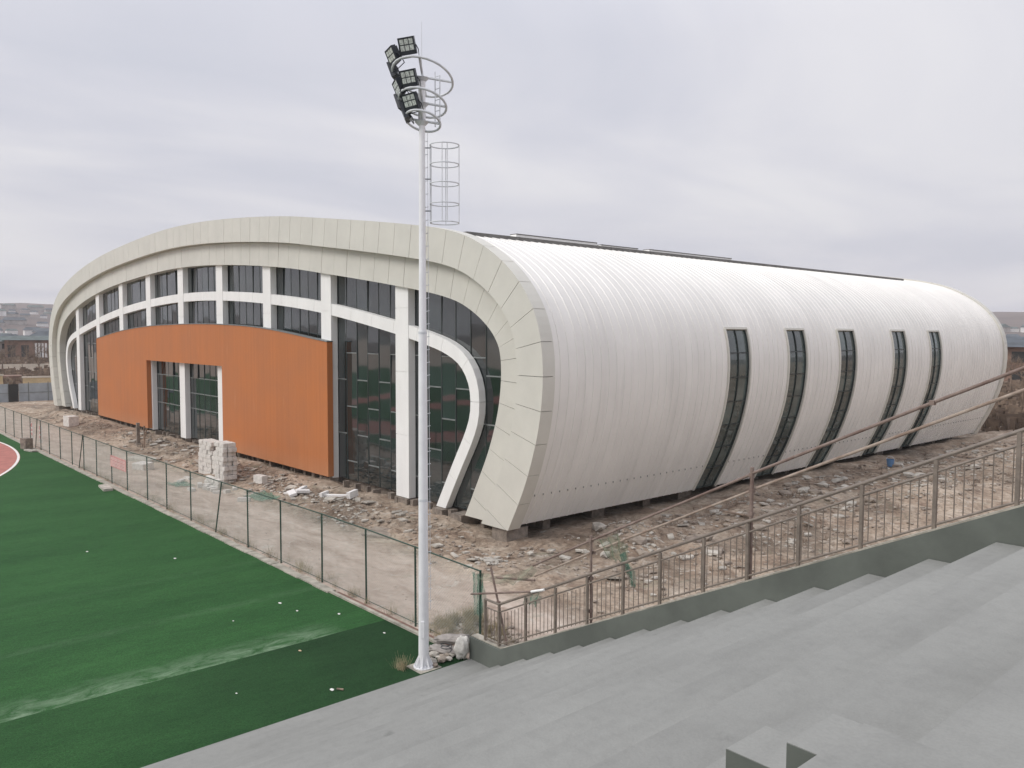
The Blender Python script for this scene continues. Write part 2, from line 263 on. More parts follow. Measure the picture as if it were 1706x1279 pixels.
# ------------------------------------------------------------------ mesh helpers
class MB:
    def __init__(s): s.v = []; s.f = []
    def add(s, vs, fs):
        o = len(s.v); s.v += [tuple(v) for v in vs]; s.f += [tuple(i + o for i in f) for f in fs]
    def box(s, x0, x1, y0, y1, z0, z1):
        s.add([(x0, y0, z0), (x1, y0, z0), (x1, y1, z0), (x0, y1, z0), (x0, y0, z1), (x1, y0, z1), (x1, y1, z1), (x0, y1, z1)],
              [(0, 3, 2, 1), (4, 5, 6, 7), (0, 1, 5, 4), (1, 2, 6, 5), (2, 3, 7, 6), (3, 0, 4, 7)])
    def tube(s, a, b, r, n=8, r2=None, cap=True):
        a = Vector(a); b = Vector(b); d = (b - a).normalized(); r2 = r if r2 is None else r2
        u = d.orthogonal().normalized(); w = d.cross(u)
        vs = []
        for P, rr in ((a, r), (b, r2)):
            for i in range(n):
                t = 2 * math.pi * i / n; vs.append(P + u * (rr * math.cos(t)) + w * (rr * math.sin(t)))
        fs = [(i, (i + 1) % n, n + (i + 1) % n, n + i) for i in range(n)]
        if cap: fs += [tuple(range(n))[::-1], tuple(range(n, 2 * n))]
        s.add(vs, fs)
    def path(s, pts, r, n=6, closed=False):
        pts = [Vector(p) for p in pts]; k = len(pts); rings = []
        prev = None
        for i, p in enumerate(pts):
            if closed: d = (pts[(i + 1) % k] - pts[i - 1]).normalized()
            else: d = (pts[min(i + 1, k - 1)] - pts[max(i - 1, 0)]).normalized()
            if prev is None: u = d.orthogonal().normalized()
            else: u = (prev - d * prev.dot(d)).normalized()
            prev = u; w = d.cross(u)
            rings.append([p + u * (r * math.cos(2 * math.pi * j / n)) + w * (r * math.sin(2 * math.pi * j / n)) for j in range(n)])
        vs = [v for rg in rings for v in rg]; fs = []
        m = k if closed else k - 1
        for i in range(m):
            a = i * n; b = ((i + 1) % k) * n
            for j in range(n): fs.append((a + j, a + (j + 1) % n, b + (j + 1) % n, b + j))
        s.add(vs, fs)
    def prism(s, poly, y0, y1):      # poly in (x,z), extruded along y
        n = len(poly)
        area = sum(poly[i][0] * poly[(i + 1) % n][1] - poly[(i + 1) % n][0] * poly[i][1] for i in range(n))
        if area < 0: poly = poly[::-1]
        vs = [(x, y0, z) for x, z in poly] + [(x, y1, z) for x, z in poly]
        s.add(vs, [tuple(range(n)), tuple(range(2 * n - 1, n - 1, -1))] + [(i, n + i, n + (i + 1) % n, (i + 1) % n) for i in range(n)])
    def mesh(s, name, m=None):
        me = bpy.data.meshes.new(name); me.from_pydata(s.v, [], s.f); me.validate(); me.update()
        if m: me.materials.append(m)
        return me
def fixn(me):
    bm = bmesh.new(); bm.from_mesh(me); bmesh.ops.recalc_face_normals(bm, faces=bm.faces); bm.to_mesh(me); bm.free()
def link(name, me, parent=None, loc=None, smooth=False):
    o = bpy.data.objects.new(name, me); COL.objects.link(o)
    if parent is not None: o.parent = parent
    if loc is not None: o.location = loc
    if smooth and me is not None:
        for p in me.polygons: p.use_smooth = True
    return o
def obj(name, mb, m, parent=None, loc=None, smooth=False, fix=False):
    me = mb.mesh(name, m)
    if fix: fixn(me)
    return link(name, me, parent, loc, smooth)
def tag(o, label=None, cat=None, group=None, kind=None):
    if label: o['label'] = label
    if cat: o['category'] = cat
    if group: o['group'] = group
    if kind: o['kind'] = kind
    return o
def empty(name, loc=(0, 0, 0), rz=0, label=None, cat=None, group=None):
    o = bpy.data.objects.new(name, None); COL.objects.link(o); o.location = loc; o.rotation_euler = (0, 0, rz); o.empty_display_size = 0.2
    return tag(o, label, cat, group)
def kids(o): return [c for c in bpy.data.objects if c.parent == o]
def copy_tree(o, parent=None):
    c = o.copy(); COL.objects.link(c); c.parent = parent
    for k in kids(o): copy_tree(k, c)
    return c
def clip(poly, zb):                 # keep z >= zb
    out = []; n = len(poly)
    for i in range(n):
        a = poly[i]; b = poly[(i + 1) % n]
        if a[1] >= zb: out.append(a)
        if (a[1] >= zb) != (b[1] >= zb):
            t = (zb - a[1]) / (b[1] - a[1]); out.append((a[0] + (b[0] - a[0]) * t, zb))
    return out
def catmull(pts, k=8):
    P = [np.array(p, float) for p in pts]; P = [2 * P[0] - P[1]] + P + [2 * P[-1] - P[-2]]; out = []
    for i in range(1, len(P) - 2):
        p0, p1, p2, p3 = P[i - 1], P[i], P[i + 1], P[i + 2]
        t0 = 0; t1 = t0 + np.linalg.norm(p1 - p0) ** .5; t2 = t1 + np.linalg.norm(p2 - p1) ** .5; t3 = t2 + np.linalg.norm(p3 - p2) ** .5
        for j in range(k):
            t = t1 + (t2 - t1) * j / k
            A1 = (t1 - t) / (t1 - t0) * p0 + (t - t0) / (t1 - t0) * p1; A2 = (t2 - t) / (t2 - t1) * p1 + (t - t1) / (t2 - t1) * p2; A3 = (t3 - t) / (t3 - t2) * p2 + (t - t2) / (t3 - t2) * p3
            B1 = (t2 - t) / (t2 - t0) * A1 + (t - t0) / (t2 - t0) * A2; B2 = (t3 - t) / (t3 - t1) * A2 + (t - t1) / (t3 - t1) * A3
            out.append((t2 - t) / (t2 - t1) * B1 + (t - t1) / (t2 - t1) * B2)
    out.append(P[-2]); return np.array(out)
class Curve:
    def __init__(s, pts, smooth=0):
        d = catmull(pts, 12); q = np.r_[0, np.cumsum(np.linalg.norm(np.diff(d, axis=0), axis=1))]
        n = 900; S = np.linspace(0, q[-1], n); s.p = np.c_[np.interp(S, q, d[:, 0]), np.interp(S, q, d[:, 1])]
        for _ in range(smooth):
            m = s.p.copy(); m[1:-1] = (s.p[:-2] + 2 * s.p[1:-1] + s.p[2:]) / 4; s.p = m
        s.S = np.r_[0, np.cumsum(np.linalg.norm(np.diff(s.p, axis=0), axis=1))]; s.len = s.S[-1]
        tg = np.gradient(s.p, axis=0); tg /= np.linalg.norm(tg, axis=1)[:, None]; s.n = np.c_[tg[:, 1], -tg[:, 0]]   # inward normal
        for _ in range(10): s.n[1:-1] = (s.n[:-2] + s.n[1:-1] + s.n[2:]) / 3
        s.n /= np.linalg.norm(s.n, axis=1)[:, None]
    def at(s, t, off=0.0):
        i = [np.interp(t, s.S, s.p[:, k]) + off * np.interp(t, s.S, s.n[:, k]) for k in (0, 1)]
        return (float(i[0]), float(i[1]))

OUT = Curve([(-71.2, -1.8), (-72.06, .46), (-73.0, 2.8), (-73.56, 5.12), (-73.6, 6.6), (-73.4, 7.9), (-72.5, 9.5), (-71.2, 10.75), (-69.3, 11.8), (-67, 12.55), (-61.5, 13.68), (-54, 14.6), (-44.84, 15.17), (-37, 15.39),
             (-30.66, 15.26), (-24.21, 14.87), (-18.33, 14.34), (-14.72, 13.88), (-10.5, 13.32), (-6.42, 12.73), (-4.2, 12.35), (-2.6, 11.93), (-1.4, 11.40), (-.32, 10.75), (.72, 9.84), (1.52, 8.65), (1.86, 7.33), (1.88, 5.92), (1.71, 4.69), (1.36, 3.43), (.86, 2.15), (0, .5), (-1.25, -1.8)], 25)
AO = Curve([(-66.3, -1.5), (-67.1, .5), (-68.6, 2.8), (-69.25, 4.6), (-69.25, 5.9), (-68.6, 7.0), (-67.2, 7.7), (-64.65, 8.25), (-57.34, 9.34), (-50.58, 10.08), (-43.83, 10.55), (-36.75, 10.80), (-29.69, 10.73), (-22.72, 10.36),
            (-15.61, 9.68), (-8.65, 8.6), (-6.28, 8.14), (-4.6, 7.72), (-3.5, 7.2), (-2.85, 6.5), (-2.56, 5.8), (-2.50, 5.16), (-2.57, 4.47), (-2.9, 3.7), (-3.78, 2.25), (-4.8, .52), (-6.0, -1.6)], 12)
ZB = 0.5
W1 = 1.42; W2 = 2.78

def smooth01(a, b, x): t = np.clip((x - a) / (b - a), 0, 1); return t * t * (3 - 2 * t)
def fb(x, y, s=1.0): return mnoise.fractal(Vector((x * s, y * s, 3.3)), 0.6, 2.0, 5)
MOUNDS = [(2.6, 4.5, 1.6, 2.6, .45), (4.2, 10.5, 1.6, 3.0, .5), (3.0, 17, 1.5, 3, .35), (6.5, 22, 2.5, 4, .5), (3, 28, 2, 4, .4), (9, 34, 3, 5, .7), (4, 41, 2.5, 3, .6), (7, 52, 6, 4, 1.0), (14, 30, 4, 6, .5),
          (-2.6, -1.6, 1.6, 1.0, .22), (-9, -2.0, 3, 1.0, .30), (-18, -1.9, 4, 1.1, .30), (-31, -1.6, 5, 1.2, .5), (-40, -1.7, 4, 1.2, .5), (-50, -1.8, 6, 1.1, .4), (-62, -1.6, 6, 1.3, .5), (6.5, -6.9, 1.2, .8, .25), (2.5, -3.0, 2.5, 1.0, .16)]
def hz(x, y):
    if x < -105 or x > 60 or y < -8.0 or y > 70: return 0.0
    if y > 2.2 and x < -2.2 and x > -71 and y < 47: return -0.05
    e = min(1, max(0, (y + 7.9) / 0.8))
    z = 0
    for mx_, my, sx, sy, h in MOUNDS:
        q = ((x - mx_) / sx) ** 2 + ((y - my) / sy) ** 2
        if q < 8: z += h * math.exp(-q)
    if -70 < x < -1.5 and y < 2.2: z += (.30 + .10 * fb(x, 1, .8)) * math.exp(-((y - .1) / 1.2) ** 2) * min(1, (-1.5 - x) / 1.5, (x + 70) / 2)
    if -3 < x < 5 and y > 5: z += (.30 + .12 * fb(x, y, .4)) * min(1, (y - 5) / 14) * math.exp(-((x - .3) / 1.6) ** 2) * min(1, max(0, (52 - y) / 6))
    rough = 0.05 if y < -3.6 and x < 5 else 0.15
    z += rough * fb(x, y, 0.55) + rough * .35 * fb(x + 9, y, 2.3)
    return max(-0.04, z * e)

# ------------------------------------------------------------------ GROUND
def grid_axis(segs):
    out = []
    for a, b, st in segs:
        n = max(1, int(round((b - a) / st))); out += list(np.linspace(a, b, n, endpoint=False))
    out.append(segs[-1][1]); return out
gx = grid_axis([(-3000, -400, 200), (-400, -105, 30), (-105, -40, 1.0), (-40, -14, .42), (-14, 12, .2), (12, 26, .5), (26, 60, 4), (60, 400, 40), (400, 3000, 200)])
gy = grid_axis([(-3000, -400, 200), (-400, -40, 40), (-40, -8, 8), (-8, -3, .22), (-3, 2.4, .2), (2.4, 16, .4), (16, 48, .8), (48, 75, 2.5), (75, 400, 30), (400, 3000, 200)])
mb = MB(); nx = len(gx); ny = len(gy)
mb.v = [(x, y, hz(x, y)) for y in gy for x in gx]
mb.f = [(j * nx + i, j * nx + i + 1, (j + 1) * nx + i + 1, (j + 1) * nx + i) for j in range(ny - 1) for i in range(nx - 1)]
ground = tag(obj('ground', mb, M_dirt, smooth=True), kind='structure', label='pinkish brown building-site dirt with rubble round the hall')

mb = MB(); mb.box(-130, 7.86, -90, -8.12, 0.0, 0.035); tag(obj('turf', mb, M_turf), kind='structure', label='green artificial turf of the sports field')
# kerb strip between turf and fence, and the running track's rounded end
mb = MB()
x = -110.0
while x < 0.8:
    w = 1.0; j = random.uniform(-.02, .02); mb.box(x, x + w - .02, -8.20 + j, -7.92 + j, 0.0, 0.075 + random.uniform(-.012, .012)); x += w
tag(obj('kerb', mb, M_kerb), kind='structure', label='pale concrete kerb under the chain-link fence')
def ell(cx, cy, a, b, n=140): return [(cx + a * math.cos(2 * math.pi * i / n), cy + b * math.sin(2 * math.pi * i / n)) for i in range(n)]
def flat(poly, z, mbb): mbb.add([(p[0], p[1], z) for p in poly], [tuple(range(len(poly)))])
mb = MB(); o_ = ell(-43, -25, 24, 16); i_ = ell(-43, -25, 16.5, 9.5); n_ = len(o_); mb.add([(p[0], p[1], .043) for p in o_ + i_], [(i, (i + 1) % n_, n_ + (i + 1) % n_, n_ + i) for i in range(n_)]); tag(obj('running_track', mb, M_track), kind='structure', label='pinkish red rubber running track with white edge line')
mb = MB(); o_ = ell(-43, -25, 23.98, 15.98); i_ = ell(-43, -25, 23.78, 15.84); n_ = len(o_)
mb.add([(p[0], p[1], .048) for p in o_ + i_], [(i, (i + 1) % n_, n_ + (i + 1) % n_, n_ + i) for i in range(n_)])
tag(obj('track_line', mb, M_line), kind='structure', label='white line along the edge of the red track')
# hills all round
def hillz(r, a):
    base = 50 * float(smooth01(330, 1300, r)) * (0.82 + 0.30 * mnoise.noise(Vector((math.cos(a) * 2.2, math.sin(a) * 2.2, .4))))
    base *= 1 - .72 * float(smooth01(.15, .6, -math.sin(a)))      # the land is flatter beyond the field
    return -1.5 + base + (base / 40) * 5 * mnoise.fractal(Vector((math.cos(a) * r * .006, math.sin(a) * r * .006, 2)), .7, 2, 4)
rs = list(np.linspace(300, 1500, 40)) + [2000, 2600]; na = 240; mb = MB()
for r in rs:
    for i in range(na):
        a = 2 * math.pi * i / na; z = hillz(min(r, 1500), a)
        mb.v.append((CAM.x + r * math.cos(a), CAM.y + r * math.sin(a), z if r < 1990 else z * .5))
for j in range(len(rs) - 1):
    for i in range(na): mb.f.append((j * na + i, j * na + (i + 1) % na, (j + 1) * na + (i + 1) % na, (j + 1) * na + i))
tag(obj('hills', mb, M_hill, smooth=True), kind='structure', label='low scrubby hills on the horizon')

# ------------------------------------------------------------------ SPORTS HALL
hall = empty('sports_hall', (0, 0, 0), label='large white barrel-roofed sports hall with arched glass front and rust orange wall', cat='sports hall')
YE = 47.9
def ring(offa, offb, y0, y1, n, phase, m, name, gap=0.022, zb=ZB):
    tot = OUT.len; ds = tot / n
    for i in range(-1, n + 1):
        a = (i + phase) * ds + gap / 2; b = (i + 1 + phase) * ds - gap / 2
        a = max(a, 0); b = min(b, tot)
        if b - a < .1: continue
        k = 4; ts = [a + (b - a) * j / k for j in range(k + 1)]
        # keep the joint width constant on the inner edge
        poly = [OUT.at(t, offa) for t in ts] + [OUT.at(t, offb) for t in ts[::-1]]
        poly = clip(poly, zb)
        if len(poly) < 3: continue
        q = MB(); q.prism(poly, y0 + random.uniform(0, .008), y1); obj(name, q, m, hall)
NP = 78
ring(0.0, W1, 0.0, 0.62, NP, 0.0, M_ring, 'outer_ring_panel')
ring(W1 + .012, W2, 0.40, 1.06, NP, 0.33, M_ring, 'inner_ring_panel')
ring(0.0, 1.0, YE - .6, YE, 40, 0.0, M_ring, 'rear_ring_panel')
# dark membrane right behind the joints (closed body of the hall)
def section(off, zb, k=90):
    p = [OUT.at(OUT.len * i / k, off) for i in range(k + 1)]
    return clip(p, zb)
mb = MB(); s1 = section(.52, .62); n1 = len(s1)
mb.add([(x, .05, z) for x, z in s1] + [(x, YE - .15, z) for x, z in s1], [(i, i + 1, n1 + i + 1, n1 + i) for i in range(n1 - 1)])
s2 = section(W1 - .06, .62, 90); s3 = section(.08, .62, 90)
obj('roof_membrane', mb, M_shell, hall)
def band(offa, offb, y, zb=.55, k=90):
    q = MB(); tot = OUT.len
    for i in range(k):
        poly = clip([OUT.at(tot * i / k, offa), OUT.at(tot * (i + 1) / k, offa), OUT.at(tot * (i + 1) / k, offb), OUT.at(tot * i / k, offb)], zb)
        if len(poly) >= 3: q.add([(x, y, z) for x, z in poly], [tuple(range(len(poly)))])
    return q
q = band(.05, W1 - .04, .10); q2 = band(W1 + .05, W2 - .04, .50); q.add(q2.v, q2.f); obj('joint_membrane', q, M_shell, hall)
# rear wall and dark core behind the glass
mb = MB(); pr = section(.3, .55, 60); mb.prism(pr, YE - .35, YE - .3); obj('rear_wall', mb, M_ring, hall)
mb = MB(); pr = section(.5, .6, 60); mb.prism(pr, 1.10, 1.14); obj('glass_backing', mb, M_shell, hall)
# plinth
mb = MB(); mb.box(-66.5, -3.4, 1.25, 46.2, -.2, .60); obj('plinth', mb, M_conc, hall)
# roof sheets: standing seam strips over the whole arch, one object each
def sheet_mesh(tlo, thi, k, p):
    q = MB(); ts = [tlo + (thi - tlo) * i / k for i in range(k + 1)]
    prof = [(0.0, .13), (p * .84, .13), (p * .875, .103), (p * .955, .103), (p, .13)]
    for t in ts:
        for yy, off in prof:
            x, z = OUT.at(t, off); q.v.append((x, yy, z))
    m_ = len(prof)
    for i in range(k):
        for j in range(m_ - 1): q.f.append((i * m_ + j, i * m_ + j + 1, (i + 1) * m_ + j + 1, (i + 1) * m_ + j))
    me = q.mesh('roof_sheet', M_sheet)
    for p_ in me.polygons: p_.use_smooth = True
    me.set_sharp_from_angle(angle=R(25)); return me
def t_at_z(z, side=1):
    idx = range(len(OUT.p) - 1, 0, -1) if side > 0 else range(len(OUT.p))
    for i in idx:
        if OUT.p[i][1] >= z: return float(OUT.S[i])
tA = t_at_z(ZB - .02, -1); tB = t_at_z(ZB - .02, 1); tW = t_at_z(8.32, 1)
P0 = .45
full = sheet_mesh(tA, tB, 150, P0); short = sheet_mesh(tA, tW, 130, P0)
wins = [(11.87, 13.57), (17.08, 18.80), (22.36, 24.20), (28.92, 30.74), (34.28, 35.95)]
segs = []; yc = .63
for a, b in wins: segs += [(yc, a, 0), (a, b, 1)]; yc = b
segs.append((yc, YE - .61, 0))
for a, b, w in segs:
    n = max(1, int(round((b - a) / P0))); pp = (b - a) / n
    for i in range(n):
        o = link('roof_sheet', short if w else full, hall, (0, a + i * pp, 0)); o.scale = (1, pp / P0, 1)
# side windows
for wi, (a, b) in enumerate(wins):
    q = MB(); k = 26; t0 = tW + .02; t1 = tB
    ts = [t0 + (t1 - t0) * i / k for i in range(k + 1)]
    def strip(y0, y1, o0, o1, q=q, ts=ts):
        base = len(q.v)
        for t in ts:
            for yy, off in ((y0, o0), (y1, o0), (y1, o1), (y0, o1)):
                x, z = OUT.at(t, off); q.v.append((x, yy, z))
        for i in range(len(ts) - 1):
            for j in range(4): q.f.append((base + i * 4 + j, base + i * 4 + (j + 1) % 4, base + (i + 1) * 4 + (j + 1) % 4, base + (i + 1) * 4 + j))
        q.f.append(tuple(base + j for j in (3, 2, 1, 0))); e = base + (len(ts) - 1) * 4; q.f.append(tuple(e + j for j in range(4)))
    strip(a - .09, a, .06, .26); strip(b, b + .09, .06, .26)
    base = len(q.v); hx = [OUT.at(tW - .05, .07), OUT.at(tW + .06, .07), OUT.at(tW + .06, .36), OUT.at(tW - .05, .36)]
    q.add([(x, a - .06, z) for x, z in hx] + [(x, b + .06, z) for x, z in hx], [(0, 1, 2, 3), (7, 6, 5, 4), (0, 4, 5, 1), (1, 5, 6, 2), (2, 6, 7, 3), (3, 7, 4, 0)])
    wf = obj('side_window', q, M_ring, hall, fix=True)
    q = MB(); mid = (a + b) / 2
    strip(a, a + .04, .15, .24, q); strip(b - .04, b, .15, .24, q); strip(mid - .022, mid + .022, .15, .24, q)
    rows = 7; edges = [t0 + (t1 - t0) * i / rows for i in range(rows + 1)]
    for e in edges:
        c = [OUT.at(e - .022, .16), OUT.at(e + .022, .16), OUT.at(e + .022, .23), OUT.at(e - .022, .23)]
        q.add([(x, a + .06, z) for x, z in c] + [(x, b - .06, z) for x, z in c], [(0, 1, 2, 3), (7, 6, 5, 4), (0, 4, 5, 1), (1, 5, 6, 2), (2, 6, 7, 3), (3, 7, 4, 0)])
    obj('window_frame', q, M_mull, wf, fix=True)
    for r in range(rows):
        for (y0, y1) in ((a + .04, mid - .022), (mid + .022, b - .04)):
            p = MB(); kk = 4
            for i in range(kk + 1):
                x, z = OUT.at(edges[r] + .03 + (edges[r + 1] - edges[r] - .06) * i / kk, .20)
                p.v += [(x, y0, z), (x, y1, z)]
            p.f = [(2 * i, 2 * i + 1, 2 * i + 3, 2 * i + 2) for i in range(kk)]
            obj('pane', p, M_sglass, wf, smooth=True)
    # backing so that nothing shows through below the glass
# row of fixings low on the side sheets
q = MB()
for a, b, w in segs:
    if w: continue
    n = max(1, int(round((b - a) / P0))); pp = (b - a) / n
    for i in range(n):
        x, z = OUT.at(t_at_z(1.75, 1), .12); x2, z2 = OUT.at(t_at_z(1.69, 1), .12); yy = a + (i + .5) * pp; q.box(x - .02, x + .008, yy - .011, yy + .011, z2 + .03, z)
o = obj('fixings', q, M_trans, hall); o['kind'] = 'stuff'
# gutter and ridge walkway seen on the skyline
def roofz(x, off=.13):
    t = np.interp(x, OUT.p[150:750, 0], OUT.S[150:750]); return OUT.at(float(t), off)[1]
zr = roofz(-3.95)
for i in range(14):
    y0 = 1.0 + i * 3.0; mb = MB(); mb.box(-4.10, -3.80, y0, y0 + 2.97, zr - .10, zr + .12); obj('roof_gutter', mb, M_gutter, hall)
for y0, y1, h in ((4.2, 9.5, .30), (9.8, 12.6, .24), (13.5, 21.0, .27)):
    mb = MB(); mb.box(-4.7, -4.3, y0, y1, zr - .1, zr + h); obj('roof_walkway', mb, M_white, hall)
    mb = MB(); mb.box(-4.72, -4.28, y0, y1, zr + h + .003, zr + h + .04); obj('roof_walkway_edge', mb, M_gutter, hall)

# glazed front
def z_on(curve, off, x):          # height of the curve above x on its upper run
    ps = np.array([curve.at(t, off) for t in np.linspace(0, curve.len, 700)])
    z = -9
    for i in range(len(ps) - 1):
        a, b = ps[i], ps[i + 1]
        if (a[0] - x) * (b[0] - x) <= 0 and abs(b[0] - a[0]) > 1e-6: z = max(z, a[1] + (b[1] - a[1]) * (x - a[0]) / (b[0] - a[0]))
    return z
inn = np.array([OUT.at(t, W2) for t in np.linspace(0, OUT.len, 700)])
def inn_z(x):
    z = -9
    for i in range(len(inn) - 1):
        a, b = inn[i], inn[i + 1]
        if (a[0] - x) * (b[0] - x) <= 0 and abs(b[0] - a[0]) > 1e-6: z = max(z, a[1] + (b[1] - a[1]) * (x - a[0]) / (b[0] - a[0]))
    return z
CX = -36.2; BAY = 7.03
cols = [CX + BAY * k for k in range(-4, 5)]
GY = 1.0
XL = -72.9 ; step = 1.018; x0 = -13.71 - step * 57
xs = [x0 + step * i for i in range(0, 71)]
door = (-42.9, -28.3)
for i in range(len(xs) - 1):
    a, b = xs[i], xs[i + 1]; zt = max(inn_z(a), inn_z(b))
    zl = inn_z((a + b) / 2)
    if zt < 1 :
        if -73 < a < -1.5 or True:
            # near the curved ends the ring leans over the glass: fill up to its widest part
            if not (-70.9 < (a + b) / 2 < -.6): continue
            zt = 8.5
    zt = min(zt, 13.0) + .25
    zarch = 9.0 if -60 < a < -12 else 8.2
    ind = door[0] < (a + b) / 2 < door[1]
    if ind: cuts = [2.68, 3.77, 4.85]
    else: cuts = [1.50, 4.31, 7.04] if i % 2 else [2.90, 5.68]
    if (a + b) / 2 > -2.9: cuts = [2.9, 5.2, 7.0] if i % 2 else [1.5, 4.3, 6.3]
    ed = [ZB + .02] + cuts + [zt]
    for lo, hi in zip(ed[:-1], ed[1:]):
        p = MB(); hh_ = (hi - lo) / 2 - .02; hw_ = (b - a) / 2 - .02; p.box(-hw_, hw_, 0, .02, -hh_, hh_); pn = obj('glass_pane', p, M_glass, hall, ((a + b) / 2, GY, (lo + hi) / 2)); pn.rotation_euler = (R(random.gauss(0, .5)), 0, R(random.gauss(0, .5)))
    for c in cuts: q = MB(); q.box(a + .026, b - .026, GY - .022, GY + .03, c - .028, c + .028); obj('transom', q, M_trans, hall)
    q = MB(); q.box(a - .024, a + .024, GY - .018, GY + .03, ZB + .02, min(max(inn_z(a), 8.4), 13) + .2); obj('mullion', q, M_mull, hall)
# columns: white cladding boxes with recessed joints
for c in cols:
    zt = inn_z(c) + .12; q = MB(); z = ZB
    while z < zt - .01:
        z2 = min(z + 2.9, zt); q.box(c - .52, c + .52, .60, GY - .03, z, z2 - .018); z = z2
    q.box(c - .49, c + .49, .63, GY - .035, ZB + .05, zt - .1)
    obj('column', q, M_white, hall)
# white arch band, panel by panel
n = 44; ds = AO.len / n
for i in range(n):
    a = i * ds + .008; b = (i + 1) * ds - .008; k = 4
    poly = clip([AO.at(a + (b - a) * j / k) for j in range(k + 1)] + [AO.at(b - (b - a) * j / k, .58) for j in range(k + 1)], ZB)
    if len(poly) >= 3: q = MB(); q.prism(poly, .625, GY - .034); obj('arch_panel', q, M_white, hall)
# orange wall with the doorway cut out
ot = Curve([(-56.6, 7.5), (-50, 8.12), (-42.99, 8.5), (-36, 8.62), (-29, 8.58), (-22.0, 8.3), (-14.42, 7.58)], 2)
def oz(x): return float(np.interp(x, ot.p[:, 0], ot.p[:, 1]))
def oranges(xa, xb, zlo, k=12):
    return [(xa, zlo)] + [(xb, zlo)] + [(xb + (xa - xb) * i / k, oz(xb + (xa - xb) * i / k)) for i in range(k + 1)]
q = MB()
X = np.linspace(-56.6, -42.9, 9)
top = [(x, oz(x)) for x in np.linspace(-56.6, -14.42, 30)]
outl = [(-56.6, .62), (-42.9, .62), (-42.9, 5.92), (-28.13, 5.92), (-28.13, .62), (-14.42, .62)] + top[::-1]
nn_ = len(outl)
# built as three convex-ish blocks butted end to end, joined in one mesh
for xa, xb, zl in ((-56.6, -42.9, .62), (-42.9, -28.13, 5.92), (-28.13, -14.42, .62)):
    poly = [(xa, zl), (xb, zl)] + [(x, oz(x)) for x in np.linspace(xb, xa, 12)]
    q.prism(poly, .26, .58)
obj('orange_wall', q, M_orange, hall)
q = MB()
for k in range(30):
    xa = -56.62 + 42.22 * k / 30; xb = -56.62 + 42.22 * (k + 1) / 30
    q.add([(xa, .23, oz(xa) + .005), (xb, .23, oz(xb) + .005), (xb, .60, oz(xb) + .005), (xa, .60, oz(xa) + .005), (xa, .23, oz(xa) + .05), (xb, .23, oz(xb) + .05), (xb, .60, oz(xb) + .05), (xa, .60, oz(xa) + .05)],
          [(0, 3, 2, 1), (4, 5, 6, 7), (0, 1, 5, 4), (2, 3, 7, 6)])
obj('wall_coping', q, M_trans, hall)
# footings: stubs under the facade, piers under the corner and under the side
for i in range(64):
    x = -66.5 + i * 1.02 + random.uniform(-.2, .2); w = random.uniform(.04, .16)
    q = MB(); q.box(x - w, x + w, .45 + random.uniform(0, .3), .95, -.15, .485 if not (-56.6 < x < -42.9 or -28.1 < x < -14.4) else .60); obj('footing', q, M_conc, hall)
for (x0_, x1_, y0_, y1_) in ((-1.05, -.18, .10, 1.2), (-4.0, -3.3, .3, 1.2), (-5.4, -4.7, .35, 1.1), (-71.8, -70.5, .1, 1.2), (-8.6, -7.6, .5, 1.2), (-15.6, -14.7, .5, 1.2)):
    q = MB(); q.box(x0_, x1_, y0_, y1_, -.2, .47); obj('footing', q, M_conc, hall)
y = 2.6
while y < 46:
    q = MB(); q.box(-1.9, -.75 - random.uniform(0, .3), y, y + random.uniform(.25, 1.1), -.2, .46); obj('footing', q, M_conc, hall); y += random.uniform(2.2, 3.6)

# ------------------------------------------------------------------ GRANDSTAND
stand = empty('grandstand', (8, -30, 0), label='grey concrete grandstand steps rising to the right of the turf', cat='grandstand')
def sobj(name, q, m, **k):
    o = obj(name, q, m, **k); o.parent = stand; o.matrix_parent_inverse = Matrix.Translation((-8, 30, 0)); return o
X0, RUN, RISE = 8.96, .8675, .413
YS0 = -75
def bevbox(x0, x1, y0, y1, z0, z1, b=.02):
    bm = bmesh.new(); bmesh.ops.create_cube(bm, size=1)
    for v in bm.verts: v.co = Vector(((x0 + x1) / 2 + v.co.x * (x1 - x0), (y0 + y1) / 2 + v.co.y * (y1 - y0), (z0 + z1) / 2 + v.co.z * (z1 - z0)))
    bmesh.ops.bevel(bm, geom=list(bm.edges), offset=b, segments=2, affect='EDGES'); q = MB(); bm.verts.index_update()
    q.v = [tuple(v.co) for v in bm.verts]; q.f = [tuple(v.index for v in f.verts) for f in bm.faces]; bm.free(); return q
sobj('apron', bevbox(7.88, X0 + .05, YS0, -7.99, -.2, .06, .015), M_step)
for k in range(16):
    xa = X0 + RUN * k; z = .25 + RISE * k; xb = xa + RUN + .06 if k < 15 else 34
    sobj('step', bevbox(xa, xb, YS0, -8.10, -.3, z, .025), M_step)
# parapet with the level end and the sloping run
q = MB(); z1 = .60
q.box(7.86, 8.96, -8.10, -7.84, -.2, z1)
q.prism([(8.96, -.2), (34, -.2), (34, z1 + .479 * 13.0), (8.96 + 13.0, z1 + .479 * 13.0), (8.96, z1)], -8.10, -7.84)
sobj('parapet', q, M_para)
q = MB(); q.box(7.85, 8.96, -8.04, -7.83, z1 + .002, z1 + .022); q.prism([(8.96, z1 + .002), (21.96, z1 + .479 * 13 + .002), (21.96, z1 + .479 * 13 + .03), (8.96, z1 + .022)], -8.06, -7.83)
sobj('coping', q, M_kerb)
